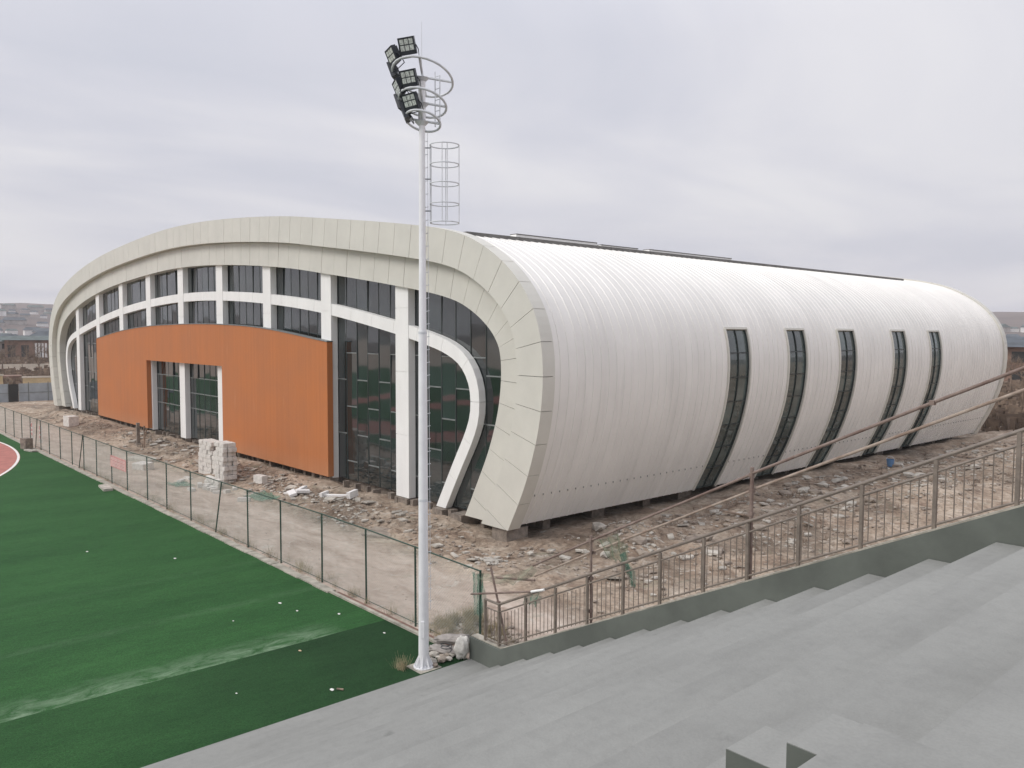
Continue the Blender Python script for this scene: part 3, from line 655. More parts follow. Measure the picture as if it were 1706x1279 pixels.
# half-height blocks in the aisle by the camera
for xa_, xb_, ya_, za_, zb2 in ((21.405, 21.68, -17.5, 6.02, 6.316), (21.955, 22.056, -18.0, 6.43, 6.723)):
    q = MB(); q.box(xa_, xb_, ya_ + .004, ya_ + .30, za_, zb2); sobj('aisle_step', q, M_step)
    q = MB(); q.box(xa_ + .001, xb_, ya_, ya_ + .003, za_, zb2 - .002); sobj('step_dark_side', q, M_para)  # thin darker sheet over one side only of the pale block
q = MB(); q.box(22.057, 24.4, -19.0, -17.69, 6.43, 6.724); sobj('aisle_step', q, M_step)

# railing
def pz(x): return z1 + .479 * max(0, min(x, 21.96) - 8.96)
rail = empty('railing', (8.3, -7.97, .6), label='brown metal handrail with thin balusters climbing the grandstand parapet', cat='railing')
def robj(name, q, m=M_rail):
    o = obj(name, q, m); o.parent = rail; o.matrix_parent_inverse = Matrix.Translation((-8.3, 7.97, -.6)); return o
YR = -7.98
posts = [8.33, 8.84, 9.77, 10.73, 11.68, 12.66, 13.58, 14.57, 15.47, 16.42, 17.46, 18.53, 19.58, 20.6, 21.6]
for x in posts:
    q = MB(); q.box(x - .026, x + .026, YR - .026, YR + .026, pz(x) - .01, pz(x) + 1.03); robj('post', q)
for h, r in ((1.03, .030), (.84, .018), (.07, .018)):
    for a, b in ((8.31, 8.84), (8.84, 21.9)):
        q = MB(); q.tube((a, YR, pz(max(a, 8.96)) + h), (b, YR, pz(b) + h if b > 8.97 else z1 + h), r, 8); robj('top_rail' if h > 1 else 'rail', q)
x = 8.42
while x < 21.9:
    if min(abs(x - p) for p in posts) > .05:
        q = MB(); q.tube((x, YR, pz(x) + .07), (x, YR, pz(x) + .84), .009, 5, cap=False); robj('baluster', q)
    x += .122
# scaffold tubes beside the railing
def pole(name, pts, r, label, m=M_rust, cat='scaffold tube', couplers=()):
    o = empty(name, pts[0], label=label, cat=cat); q = MB(); P0_ = Vector(pts[0])
    for a, b in zip(pts[:-1], pts[1:]): q.tube(Vector(a) - P0_, Vector(b) - P0_, r, 10)
    obj('tube', q, m, o, smooth=False)
    for c in couplers:
        q = MB(); c = Vector(c) - P0_; q.box(c.x - .035, c.x + .035, c.y - .04, c.y + .04, c.z - .035, c.z + .035); obj('coupler', q, M_rust, o)
    return o
YT = -7.90
pole('scaffold_tube', [(9.92, YT, 2.78), (11.7, YT, 3.70), (15.48, YT, 5.60)], .024, 'lower length of the upper rusty scaffold rail above the stand railing', couplers=[(11.7, YT, 3.70), (15.47, YT, 5.58)])
pole('scaffold_tube', [(15.48, YT, 5.61), (18.42, YT, 7.03), (22.5, YT, 8.95)], .026, 'upper length of the top scaffold rail running out of the picture at the right', couplers=[(18.42, YT, 7.03)])
pole('scaffold_tube', [(9.9, YT + .07, 2.52), (11.68, YT + .07, 3.44), (15.44, YT + .07, 5.30)], .022, 'thin pale lower scaffold rail between the two scaffold uprights', m=M_dusty, couplers=[(11.7, YT + .07, 3.44)])
pole('scaffold_tube', [(15.44, YT + .07, 5.31), (19.05, YT + .07, 7.03), (22.5, YT + .07, 8.66)], .024, 'pale dusty lower scaffold rail at the far right above the railing', m=M_dusty, couplers=[(15.45, YT + .07, 5.31)])
pole('scaffold_upright', [(11.72, YT, pz(11.7) - .0), (11.70, YT, 3.80)], .028, 'rusty scaffold upright at the parapet, nearer the corner', cat='scaffold upright', couplers=[(11.71, YT, 2.9), (11.71, YT, 2.2)])
pole('scaffold_upright', [(15.48, YT, pz(15.48)), (15.48, YT, 5.72)], .034, 'thick rusty scaffold upright in the middle of the railing', cat='scaffold upright', couplers=[(15.48, YT, 5.3), (15.48, YT, 4.9)])
pole('scaffold_upright', [(9.02, -7.90, .72), (8.72, -7.90, 1.6), (8.43, -7.90, 2.42)], .026, 'reddish scaffold tube leaning over the parapet corner', cat='scaffold upright', couplers=[(8.72, -7.9, 1.62)])
pole('scaffold_tube', [(7.80, -8.0, 1.63), (10.03, -8.0, 2.23)], .024, 'dark scaffold tube lying across the parapet corner below the leaning one')
pole('scaffold_tube', [(10.0, -8.02, 2.225), (10.42, -8.02, 2.37)], .027, 'short white painted tube end sticking out past the dark tube', m=M_white)
pole('scaffold_tube', [(8.55, -7.80, 2.17), (9.87, -7.80, 2.41)], .024, 'rusty stub tube on the leaning scaffold tube, upper of the short ones')

# netting
def cloth(name, P, m, label, cat, sag=.1, rag=.06, nu=22, nv=6):
    # P = four corners a(top left) b(top right) c(bottom right) d(bottom left)
    a, b, c, d = [Vector(p) for p in P]; q = MB()
    for j in range(nv + 1):
        for i in range(nu + 1):
            u = i / nu; v = j / nv; p = a.lerp(b, u).lerp(d.lerp(c, u), v)
            p.z -= sag * math.sin(math.pi * u); p.y += .07 * math.sin(u * 17 + v * 5); p.z += rag * v * mnoise.noise(Vector((u * 9, v * 2, 1.7))); q.v.append(tuple(p))
    q.f = [(j * (nu + 1) + i, j * (nu + 1) + i + 1, (j + 1) * (nu + 1) + i + 1, (j + 1) * (nu + 1) + i) for j in range(nv) for i in range(nu)]
    return tag(obj(name, q, m, smooth=True), label, cat)
cloth('debris_net', [(7.86, -7.76, 2.12), (9.95, -7.86, 2.80), (9.95, -7.86, 2.55), (7.86, -7.76, 1.95)], M_netb, 'olive debris net strung from the fence corner to the scaffold rail', 'net', .14, .1)
cloth('debris_net', [(11.75, -7.82, 3.72), (12.40, -7.82, 4.02), (12.62, -7.80, 3.48), (12.2, -7.80, 3.40)], M_netb, 'torn olive net hanging from the upper scaffold rail', 'net', .05, .3, 12, 8)
cloth('debris_net', [(12.44, -7.86, 3.55), (12.58, -7.86, 3.64), (12.86, -7.84, 3.02), (12.80, -7.84, 2.98)], M_net, 'green rag of net twisted over the stand railing', 'net', .02, .2, 6, 8)
cloth('debris_net', [(7.45, -7.70, 2.05), (7.95, -7.72, 2.12), (7.98, -7.72, 1.15), (7.62, -7.70, 1.0)], M_net, 'green net tied round the last fence post', 'net', .03, .25, 8, 8)
cloth('debris_net', [(9.6, -7.93, 2.0), (10.2, -7.93, 2.24), (10.2, -7.93, 1.98), (9.7, -7.93, 1.86)], M_net, 'scrap of green net caught under the white tube end', 'net', .02, .15, 8, 5)

# ------------------------------------------------------------------ FENCE
fence = empty('chain_link_fence', (7.84, -7.75, 0), label='dark green chain-link fence between the turf and the dirt yard', cat='fence')
def fobj(name, q, m):
    o = obj(name, q, m); o.parent = fence; o.matrix_parent_inverse = Matrix.Translation((-7.84, 7.75, 0)); return o
fx = [7.84, 5.05, 2.49, -.21, -3.16, -5.91, -8.75, -11.73, -14.73, -17.41, -20.55, -23.23, -26.11, -28.76, -31.44, -34.35, -37.29, -39.74, -42.97, -45.84, -48.70, -52.03] + [-55 - 3 * i for i in range(14)]
FH = lambda x: 2.12 + .14 * math.exp(-((x - 1) / 8) ** 2) - .08 * (x < -18)
YF = -7.75
for x in fx:
    tilt = .42 if x == -8.75 else random.uniform(-.02, .02); q = MB(); q.tube((x - (.3 if x == -8.75 else 0), YF, -.05), (x + tilt, YF, FH(x)), .030, 8); fobj('post', q, M_post)
for xt, dx in ((-29.5, .8), (-41.0, .5)):
    q = MB(); q.tube((xt - dx * .2, YF - .06, .02), (xt + dx, YF - .04, 2.1), .026, 7); fobj('brace', q, M_post)
for a, b in zip(fx[1:], fx[:-1]):
    q = MB(); q.tube((a, YF, FH(a) - .02), (b, YF, FH(b) - .02), .021, 6); fobj('top_rail', q, M_post)
    q = MB(); q.tube((a, YF, .10), (b, YF, .10), .010, 5); fobj('bottom_wire', q, M_post)
for a, b in zip(fx[1:], fx[:-1]):
    if a < -60: break
    q = MB(); pitch = .085 if a > -12 else (.12 if a > -30 else .2); r = .0026 if a > -12 else .0036; H = FH((a + b) / 2) - .06; w = b - a; lo = .06
    n = int((w + H) / pitch)
    for s in (1, -1):
        for i in range(n + 1):
            u0 = -H + i * pitch       # line x = u0 + (z) ; clip to [0,w]
            za = max(0, -u0); zb_ = min(H, w - u0)
            if zb_ - za < .02: continue
            xa, xb = u0 + za, u0 + zb_
            if s < 0: xa, xb = w - xa, w - xb
            A = Vector((a + xa, YF, lo + za * (H - 0) / H)); B = Vector((a + xb, YF, lo + zb_)); d = (B - A).normalized(); o1 = Vector((d.z, 0, -d.x)) * r; o2 = Vector((0, r, 0))
            q.add([A + o1, A - o1 * .5 + o2, A - o1 * .5 - o2, B + o1, B - o1 * .5 + o2, B - o1 * .5 - o2], [(0, 1, 4, 3), (1, 2, 5, 4), (2, 0, 3, 5)])
    o = fobj('chain_link', q, M_wire); o['kind'] = 'stuff'
# banner on the fence
bn = empty('notice_banner', (-21.9, -7.80, .95), label='faded red banner with white lettering lines tied to the fence', cat='banner')
q = MB(); q.box(-1.33, 1.33, -.006, .006, .0, .60); obj('banner_cloth', q, mat('faded_red_cloth', (0.66, 0.33, 0.31), .8, .12, 2), bn)
for r_, zz in enumerate((.44, .27, .12)):
    q = MB(); x = -1.2
    while x < 1.15:
        w = random.uniform(.10, .17); q.box(x, x + w, -.0095, -.0065, zz - .05, zz - .035); q.box(x + w * .35, x + w * .5, -.0095, -.0065, zz - .03, zz + .06); q.box(x + .01, x + w * .9, -.0095, -.0065, zz + .03, zz + .045); x += w + .05
    obj('lettering', q, M_line, bn)
# loose boards along the turf edge
bd = empty('edge_board', (.9, -8.0, .03), label='long pale board with reddish backing laid along the turf edge', cat='board')
q = MB(); q.box(0, 6.2, -.16, -.06, .01, .07); obj('pale_board', q, M_timber if False else M_kerb, bd)
q = MB(); q.box(.3, 6.4, -.04, .06, .0, .05); obj('red_board', q, mat('reddish_board', (0.22, 0.13, 0.10), .85, .2, 3), bd)

# ------------------------------------------------------------------ FLOODLIGHT MAST
mx0, my0 = 7.50, -9.21
mast = empty('floodlight_mast', (mx0, my0, 0.03), label='tall white floodlight mast with three lamp rings at the turf corner', cat='floodlight mast')
q = MB(); q.tube((0, 0, .04), (0, 0, 8), .125, 24, .098); q.tube((0, 0, 8), (0, 0, 12.95), .088, 24, .068); q.tube((0, 0, 12.9), (0, 0, 13.85), .085, 16, .085)
obj('pole', q, M_mast, mast)
for p in mast.children[0].data.polygons if mast.children else []: pass
q = MB(); q.box(-.045, .045, -.135, -.115, .75, 1.15); ht = obj('access_hatch', q, M_mast, mast); ht.rotation_euler = (0, 0, R(42))
for z_ in (4.05, 8.0):
    q = MB(); r0 = .125 - .027 * z_ / 8 + .004; q.tube((0, 0, z_ - .03), (0, 0, z_ + .03), r0, 24); obj('joint_collar', q, M_galv, mast)
q = MB(); q.tube((0, 0, 0), (0, 0, .04), .25, 20); obj('base_flange', q, M_mast, mast)
for i in range(8):
    a = i * math.pi / 4; c, s = math.cos(a), math.sin(a); q = MB(); t = .008
    P = [(.12, .04), (.235, .04), (.235, .06), (.122, .30)]
    vs = [(c * r_ - s * t, s * r_ + c * t, z) for r_, z in P] + [(c * r_ + s * t, s * r_ - c * t, z) for r_, z in P]
    q.add(vs, [(0, 1, 2, 3), (7, 6, 5, 4), (0, 4, 5, 1), (1, 5, 6, 2), (2, 6, 7, 3), (3, 7, 4, 0)]); obj('gusset', q, M_mast, mast, fix=True)
    q = MB(); aa = a + math.pi / 8; q.tube((math.cos(aa) * .20, math.sin(aa) * .20, .04), (math.cos(aa) * .20, math.sin(aa) * .20, .09), .018, 6); obj('bolt', q, M_galv, mast)
rv = Vector((.661, .750, 0)); tv = Vector((.749, -.660, 0))      # sideways and towards the stand
q = MB(); q.tube((0, 0, 13.85), (0, 0, 15.1), .008, 6, .004); obj('lightning_rod', q, M_galv, mast)
ra = (rv + Vector((0, 0, -.16))).normalized(); rb = (tv + Vector((0, 0, .36))).normalized()
rings = [(13.86, .70, .02), (13.28, .55, .02), (12.87, .41, .02)]
for z, rad, off in rings:
    cpt = Vector((0, 0, z)) + rv * off
    P = [cpt + ra * (rad * math.cos(2 * math.pi * i / 28)) + rb * (rad * math.sin(2 * math.pi * i / 28)) for i in range(28)]
    q = MB(); q.path(P, .028, 8, True); obj('lamp_ring', q, M_galv, mast, smooth=True)
    for ang in (0, 90):
        u = ra * math.cos(R(ang)) + rb * math.sin(R(ang)); q = MB(); q.tube(cpt - u * rad, cpt + u * rad, .030, 6); obj('ring_arm', q, M_galv, mast)
    q = MB(); q.tube((0, 0, z - .10), (0, 0, z - .02), .09, 12, .17); obj('ring_bracket', q, M_galv, mast)
q = MB(); b0 = rv * .34 + tv * .0
for d in (0, .12):
    e = rv * (.30 + d) + tv * (.06 if d else -.06)
    q.tube(e + Vector((0, 0, 12.75)), e + Vector((0, 0, 14.0 - d)), .012, 6)
for z in (12.85, 13.1, 13.35, 13.6, 13.88): q.tube(rv * .30 - tv * .06 + Vector((0, 0, z)), rv * .42 + tv * .06 + Vector((0, 0, z)), .010, 5)
obj('access_ladder', q, M_galv, mast)
def floodlight(pos, az, tilt, s=1.0):
    f = MB(); w, h, t = .185 * s, .185 * s, .05 * s
    f.box(-w, w, -t, t, -h, h)
    for i in range(9): x = -w + .02 + i * (2 * w - .04) / 8; f.box(x - .004, x + .004, t, t + .045, -h * .85, h * .85)
    f.box(-w, w, -t - .012, -t, h - .02, h); f.box(-w, w, -t - .012, -t, -h, -h + .075); f.box(-w, -w + .02, -t - .012, -t, -h, h); f.box(w - .02, w, -t - .012, -t, -h, h)
    o = obj('floodlight', f, M_black, mast, pos); o.rotation_euler = (R(tilt), R(-6), az)
    l = MB()
    for i in range(3):
        for j in range(2): l.box(-w + .034 + i * (2 * w - .05) / 3, -w + .016 + (i + 1) * (2 * w - .05) / 3, -t - .006, -t - .001, -h + .090 + j * (2 * h - .105) / 2, -h + .068 + (j + 1) * (2 * h - .105) / 2)
    obj('lens', l, M_lens, o)
    b = MB(); pts = [(w + .01, 0, .0), (w + .03, .06, -.10), (w + .01, .10, -h - .06), (-w - .01, .10, -h - .06), (-w - .03, .06, -.10), (-w - .01, 0, 0)]
    b.path(pts, .012, 5); obj('bracket', b, M_black, o)
    return o
def place_lamp(z, rad, ang, dz=.22, tilt=-28, daz=0, s=1.0):
    u = ra * math.cos(R(ang)) + rb * math.sin(R(ang)); p = Vector((0, 0, z)) + rv * .02 + u * rad + Vector((0, 0, dz))
    az = math.atan2(u.y, u.x) + math.pi / 2 + R(daz); floodlight(p, az, tilt, s)
place_lamp(13.86, .70, 113, .23, 22, 14)
place_lamp(13.86, .70, 158, .20, 22, 10)
place_lamp(13.86, .70, 192, .10, 22, 0)
place_lamp(13.28, .55, 118, .21, 22, 14)
place_lamp(13.28, .55, 165, .16, 22, 6)
place_lamp(13.28, .55, 200, .02, 22)
place_lamp(12.87, .41, 125, .20, 22, 8)
place_lamp(12.87, .41, 178, .12, 22)
# caged ladder section bracketed to the mast
cc = rv * .52; q = MB()
for dx in (-.335, -.31): q.tube(cc + rv * dx + Vector((0, 0, 10.55)), cc + rv * dx + Vector((0, 0, 12.32)), .011, 6)
cage = obj('ladder_cage', q, M_galv, mast)
for z in (10.55, 10.98, 11.44, 11.88, 12.32):
    P = [cc + rv * (.335 * math.cos(2 * math.pi * i / 24)) + tv * (.335 * math.sin(2 * math.pi * i / 24)) + Vector((0, 0, z)) for i in range(24)]
    q = MB(); q.path(P, .014, 6, True); obj('hoop', q, M_galv, cage, smooth=True)
for a in (0, 75, 95, 270):
    v = cc + rv * (.335 * math.cos(R(a))) + tv * (.335 * math.sin(R(a))); q = MB(); q.tube(v + Vector((0, 0, 10.55)), v + Vector((0, 0, 12.32)), .010, 6); obj('cage_bar', q, M_galv, cage)
for z in (10.82, 11.55, 12.26):
    q = MB(); q.tube(rv * .07 + Vector((0, 0, z)), rv * .20 + Vector((0, 0, z)), .013, 6); obj('bracket', q, M_black, cage)
z = 1.6
while z < 12.6:
    q = MB(); rr_ = .155 - .006 * z; q.tube(rv * rr_ * .8 + Vector((0, 0, z)), rv * (rr_ + .055) + Vector((0, 0, z + .02)), .009, 5); obj('step_bolt', q, M_galv, mast); z += .3
q = MB(); q.tube(rv * .165 + Vector((0, 0, 1.4)), rv * .125 + Vector((0, 0, 12.6)), .006, 5); obj('cable', q, M_galv, mast)
tag(obj('mast_footing', bevbox(mx0 - .34, mx0 + .34, my0 - .34, my0 + .34, -.3, .042, .03), M_kerb), 'square concrete footing under the floodlight mast', 'footing')

# ------------------------------------------------------------------ YARD THINGS
def rock(s=1.0, sq=.6, seed=0, sub=1):
    bm = bmesh.new(); bmesh.ops.create_icosphere(bm, subdivisions=sub, radius=.5)
    rr = random.Random(seed)
    for v in bm.verts: v.co = v.co * (0.72 + .5 * rr.random()); v.co.z *= sq
    q = MB(); bm.verts.index_update(); q.v = [tuple(v.co * s) for v in bm.verts]; q.f = [tuple(v.index for v in f.verts) for f in bm.faces]; bm.free(); return q
ROCKS = [rock(1, .55, i) for i in range(10)]
def scatter(name, spots, m, label):
    V = []; F = []
    for x, y, s in spots:
        k = random.choice(ROCKS); a = random.uniform(0, 6.28); c, sn = math.cos(a), math.sin(a); o = len(V); sx = random.uniform(.7, 1.5); z = hz(x, y)
        for v in k.v: V.append((x + s * (v[0] * c * sx - v[1] * sn), y + s * (v[0] * sn * sx + v[1] * c), z + s * (v[2] + .12)))
        F += [tuple(i + o for i in f) for f in k.f]
    q = MB(); q.v = V; q.f = F; o = obj(name, q, m); tag(o, label=label, kind='stuff'); return o
def spots(n, fx_, fy_, smin, smax, ok=lambda x, y: True):
    out = []
    while len(out) < n:
        x = fx_(); y = fy_()
        if ok(x, y): out.append((x, y, smin + (smax - smin) * random.random() ** 3))
    return out
G = random.gauss; U = random.uniform
inb = lambda x, y: y > -7.4 and not (y > .1 and x < 1.2) and not (y > -.1 and x < .6) and not (x > 7.6 and y < -7.6)
A_ = spots(2600, lambda: U(-66, 4), lambda: G(-1.5, .9), .03, .22, lambda x, y: inb(x, y) and -3.9 < y < .4) + spots(2600, lambda: U(.3, 9), lambda: U(-1, 46), .04, .30, inb) \
   + spots(900, lambda: U(5, 20), lambda: U(-7, 30), .03, .16, inb) + spots(500, lambda: U(5.3, 7.9), lambda: G(-7.2, .5), .04, .22, inb) + spots(700, lambda: U(-60, 7), lambda: U(-7.4, -3), .02, .07, inb)
scatter('rubble', A_, M_rock, 'brown stones and broken rubble strewn round the hall')
CL = [(random.uniform(-30, 3), random.gauss(-1.7, .7)) for _ in range(16)] + [(random.uniform(1.5, 7), random.uniform(0, 40)) for _ in range(18)]
def clus(n, smin, smax):
    out = []
    while len(out) < n:
        cx, cy = random.choice(CL); x, y = G(cx, .55), G(cy, .45)
        if inb(x, y): out.append((x, y, smin + (smax - smin) * random.random() ** 3))
    return out
B_ = clus(1500, .03, .24) + spots(300, lambda: U(-60, 3), lambda: G(-1.7, .8), .03, .20, lambda x, y: inb(x, y) and -4 < y < .3) + spots(450, lambda: U(.8, 8), lambda: U(-1, 46), .04, .28, inb) + spots(260, lambda: U(5.6, 7.8), lambda: G(-7.3, .4), .04, .16, inb) \
   + spots(260, lambda: U(6, 16), lambda: U(-7, 20), .03, .12, inb) + spots(160, lambda: U(-18, 6), lambda: G(-7.75, .12), .03, .10, lambda x, y: -8 < y < -7.5)
scatter('pale_rubble', B_, M_rockp, 'pale mortar and concrete crumbs among the rubble')
# weeds
def tufts(name, pts, m, label, h=.3, nb=16):
    q = MB()
    for x, y in pts:
        z = hz(x, y)
        for i in range(nb):
            a = U(0, 6.28); l = h * U(.5, 1.2); sp = U(.1, .7); bx, by = x + G(0, .06), y + G(0, .06); tx, ty = bx + math.cos(a) * l * sp, by + math.sin(a) * l * sp
            w = .006; q.add([(bx - w, by, z), (bx + w, by, z), (tx + w * .4, ty, z + l), (tx - w * .4, ty, z + l)], [(0, 1, 2, 3)])
            if random.random() < .6: ex, ey = bx + (tx - bx) * .5 + G(0, .05), by + (ty - by) * .5 + G(0, .05); q.add([(bx, by, z + l * .3), (bx + .007, by, z + l * .3), (ex, ey, z + l * .8)], [(0, 1, 2)])
    o = obj(name, q, m); tag(o, label=label, kind='stuff'); return o
tufts('dry_weeds', [(G(6.4, .7), G(-7.1, .35)) for _ in range(90)] + [(U(-30, 7), G(-7.6, .12)) for _ in range(110)] + [(G(7.25, .12), G(-9.6, .1)) for _ in range(5)], M_weed, 'dry straw-coloured weeds along the fence foot')
tufts('dry_brush', [(U(1, 8), U(-1, 30)) for _ in range(160)] + [(U(-50, 0), G(-1.4, .6)) for _ in range(110)], M_twig, 'brown dead weeds on the rubble mounds', .22, 10)
def sitz(x, y): return hz(x, y)
# pile of aerated blocks by the orange wall; every block is a thing
bl = MB(); bl = bevbox(-.30, .30, -.12, .12, 0, .24, .022); blm = bl.mesh('concrete_block', M_block)
gb = 'pale aerated blocks stacked in front of the doorway'
def blk(x, y, z, rz, label, g=gb):
    o = link('concrete_block', blm); o.location = (x, y, z); o.rotation_euler = (0, 0, rz); tag(o, label, 'concrete block', g); return o
bx0, by0 = -20.6, -3.2; gz = min(sitz(bx0 + a, by0 + b) for a in (-1, 0, 2) for b in (-.6, .6)) + .02
random.seed(11)
def lay(x0_, nx_, y0_, ny_, layers, lab):
    for l in range(layers):
        for i in range(nx_):
            for j in range(ny_):
                crs = ['bottom', 'second', 'third', 'fourth', 'fifth', 'sixth', 'seventh', 'eighth', 'top'][l if l < layers - 1 or layers < 3 else 8]
                lab2 = 'pale aerated block, ' + crs + ' course, ' + ['near', 'middle', 'far'][j] + ' row, ' + ['left', 'centre', 'right'][i if nx_ == 3 else (0 if i == 0 else 2)] + ' in the ' + lab
                blk(x0_ + i * .605 + (l % 2) * .10 + G(0, .022), y0_ + j * .246 + G(0, .02), gz + l * .243, G(0, .03), lab2)
lay(-23.3, 3, -2.9, 3, 8, 'left-hand stack')
lay(-21.3, 2, -2.9, 3, 6, 'low middle stack')
lay(-19.9, 2, -3.3, 3, 9, 'right-hand stack')
lay(-19.5, 3, -4.0, 1, 2, 'low ledge')
random.seed(5)
for i in range(16):
    x = G(-18.5, 2.2); y = -4.3 + G(0, .5); o = blk(x, y, sitz(x, y) - .02, U(0, 3), 'loose pale block on the ground ' + ('to the left of' if x < -21 else 'in front of' if x < -19 else 'before the right end of' if x < -17.5 else 'to the right of') + ' the block stack', 'loose blocks round the stack')
    o.scale = (U(.5, 1), 1, U(.6, 1))
def slab(name, x, y, sx, sy, sz, rz, m, label, cat, tilt=(0, 0), lift=0):
    o = obj(name, bevbox(-sx / 2, sx / 2, -sy / 2, sy / 2, 0, sz, min(.012, sz / 4)), m); o.location = (x, y, sitz(x, y) + lift - .015); o.rotation_euler = (tilt[0], tilt[1], rz); return tag(o, label, cat)
slab('concrete_block', -16.9, -2.3, .75, .35, .42, .2, M_block, 'single white block standing alone right of the stack', 'concrete block')
slab('concrete_block', -52.6, -2.9, 1.3, .8, .85, .1, M_block, 'large white block near the far left end of the hall', 'concrete block')
slab('concrete_block', -40.6, -8.45, .7, .5, .75, .3, M_conc, 'upright grey concrete stump on the turf edge by the track', 'concrete stump', lift=.05)
slab('white_slab', -39.2, -8.5, 1.2, .35, .10, .2, M_rockp, 'flat white slab beside the concrete stump', 'slab', lift=.05)
slab('white_slab', -21.6, -8.5, 1.5, .45, .12, -.1, M_rockp, 'flat white slab on the turf edge below the red banner', 'slab', lift=.05)
slab('white_slab', -30.2, -4.0, 1.9, .9, .22, .3, M_rockp, 'broad pale slab lying behind the fence left of the banner', 'slab', (.08, .05))
slab('white_slab', -27.0, -5.0, 1.1, .7, .40, .3, M_block, 'pale broken block behind the fence just left of the banner', 'slab', (.1, .0))
slab('stone_slab', -4.35, -2.75, 1.5, 1.1, .09, .5, M_rock, 'flat brown stone slab on the path left of the mast', 'slab', (.06, .05))
ob = MB(); ob.box(-.85, .85, -.09, .09, 0, .10); ob.box(-.95, -.80, -.25, .25, 0, .22); ob.box(.78, .98, -.32, .28, 0, .30)
o = obj('white_offcut', ob, M_hwhite); o.location = (-10.95, -1.1, sitz(-10.95, -1.1) + .02); o.rotation_euler = (.1, -.08, .35); tag(o, 'white bone-shaped cladding offcut on the dirt below the glass', 'cladding offcut')
for i, (dx, dy, rz, s) in enumerate([(-.5, .1, .4, 1.0), (.1, -.2, -.3, .9), (.4, .2, 1.2, .7), (-.1, .35, 2.0, .8)]):
    slab('cladding_scrap', -13.4 + dx, -2.1 + dy, .9 * s, .4 * s, .14, rz, M_hwhite, ['longest white panel scrap in the heap below the glass', 'white panel scrap nearest the fence in the heap', 'small white panel scrap at the right of the heap', 'white panel scrap at the back of the heap'][i], 'panel scrap', (G(0, .12), G(0, .12)), .05 * i)
# posts leaning against the hall
o = empty('timber_post', (-36.5, -2.4, sitz(-36.5, -2.4) - .05), label='square pale post standing in front of the doorway', cat='post'); q = MB(); q.box(-.10, .10, -.10, .10, 0, 1.6); obj('shaft', q, M_conc, o); q = MB(); q.box(-.22, .22, -.16, .16, 0, .18); obj('foot', q, M_conc, o)
o = empty('timber_post', (-34.9, -2.5, sitz(-34.9, -2.5) - .05), label='dark forked timber prop beside the pale post', cat='post'); q = MB(); q.tube((0, 0, 0), (-.25, .1, 1.5), .06, 6); obj('shaft', q, M_timber, o); q = MB(); q.tube((-.45, 0, 0), (.35, .1, 1.4), .05, 6); obj('brace', q, M_timber, o)
for i in range(14):
    x = U(-14, 2); y = U(-3.6, -.8); q = MB(); l = U(.3, .9); a = U(0, 3); q.tube((0, 0, .03), (l * math.cos(a), l * math.sin(a), .05 + U(0, .12)), .015, 5)
    o = obj('stick', q, M_timber); o.location = (x, y, sitz(x, y)); tag(o, 'thin brown stick lying in the dirt before the hall front', 'stick', 'sticks in the dirt before the hall front')
# sacks and rubble by the mast
def sack(l, w, h, m, loc, rz, tilt, label):
    bm = bmesh.new(); bmesh.ops.create_uvsphere(bm, u_segments=32, v_segments=20, radius=1)
    for v in bm.verts:
        x, y, z = v.co; k = 1 - .45 * abs(x) ** 4
        n = .26 * mnoise.fractal(Vector((x * 2.6 + loc[0], y * 3.1, z * 2.6)), .7, 2, 4)
        sx = math.copysign(abs(x) ** .7, x); v.co = Vector((sx * l / 2 * (1 + n), math.copysign(abs(y) ** .8, y) * w / 2 * k * (1 + n), z * h / 2 * k * (1 + n) + h / 2))
    q = MB(); bm.verts.index_update(); q.v = [tuple(v.co) for v in bm.verts]; q.f = [tuple(v.index for v in f.verts) for f in bm.faces]; bm.free()
    o = obj('sack', q, m, loc=loc, smooth=True); o.rotation_euler = (0, tilt, rz); return tag(o, label, 'sack')
sack(1.0, .40, .20, M_bag, (7.12, -8.05, .22), .62, -.10, 'upper grey cement sack lying beside the mast')
sack(.85, .40, .18, M_bag, (7.16, -8.36, .05), .45, 0, 'lower grey cement sack beside the mast foot')
sack(.36, .26, .56, M_wbag, (7.70, -8.27, .05), .5, .18, 'upright white sack against the parapet end')
random.seed(3)
gr = 'broken stones heaped between mast and parapet'
for i in range(26):
    x = 7.35 + U(-.35, .35) ; y = -8.62 + U(-.45, .35); k = random.choice(ROCKS); q = MB(); s = U(.10, .26); q.v = [(v[0] * s * U(1, 1.3), v[1] * s, v[2] * s) for v in k.v]; q.f = k.f
    o = obj('rubble_stone', q, M_rock if i % 3 else M_rockp); o.location = (x, y, .06 + s * .2); o.rotation_euler = (0, 0, U(0, 6)); tag(o, 'brownish broken stone in the heap between mast and parapet' if i % 3 else 'pale broken stone in the heap between mast and parapet', 'stone', gr)
q = MB(); q.path([(.16 * math.cos(i * .5), .12 * math.sin(i * .5), .02 + .006 * i) for i in range(26)], .010, 5); o = obj('cable_coil', q, M_black, smooth=True); o.location = (7.45, -8.50, .24); tag(o, 'dark cable coil on the stones by the mast', 'cable')
# big stones on the side yard
for i in range(34):
    x = U(1.2, 6.5); y = U(.5, 40); s = U(.25, .75); k = random.choice(ROCKS); q = MB(); q.v = [(v[0] * s * 1.3, v[1] * s, v[2] * s) for v in k.v]; q.f = k.f
    o = obj('boulder', q, M_rockp if i % 2 else M_rock); o.location = (x, y, sitz(x, y) + .08 * s); o.rotation_euler = (0, 0, U(0, 6)); wn = ['before the first side window', 'near the second side window', 'near the third side window', 'near the last two side windows'][min(3, int(y / 9))]; tag(o, ('small ' if s < .4 else 'large ' if s > .6 else 'middling ') + ('pale lump of concrete ' if i % 2 else 'brown lump of stone ') + wn, 'stone', 'lumps of stone along the side of the hall')
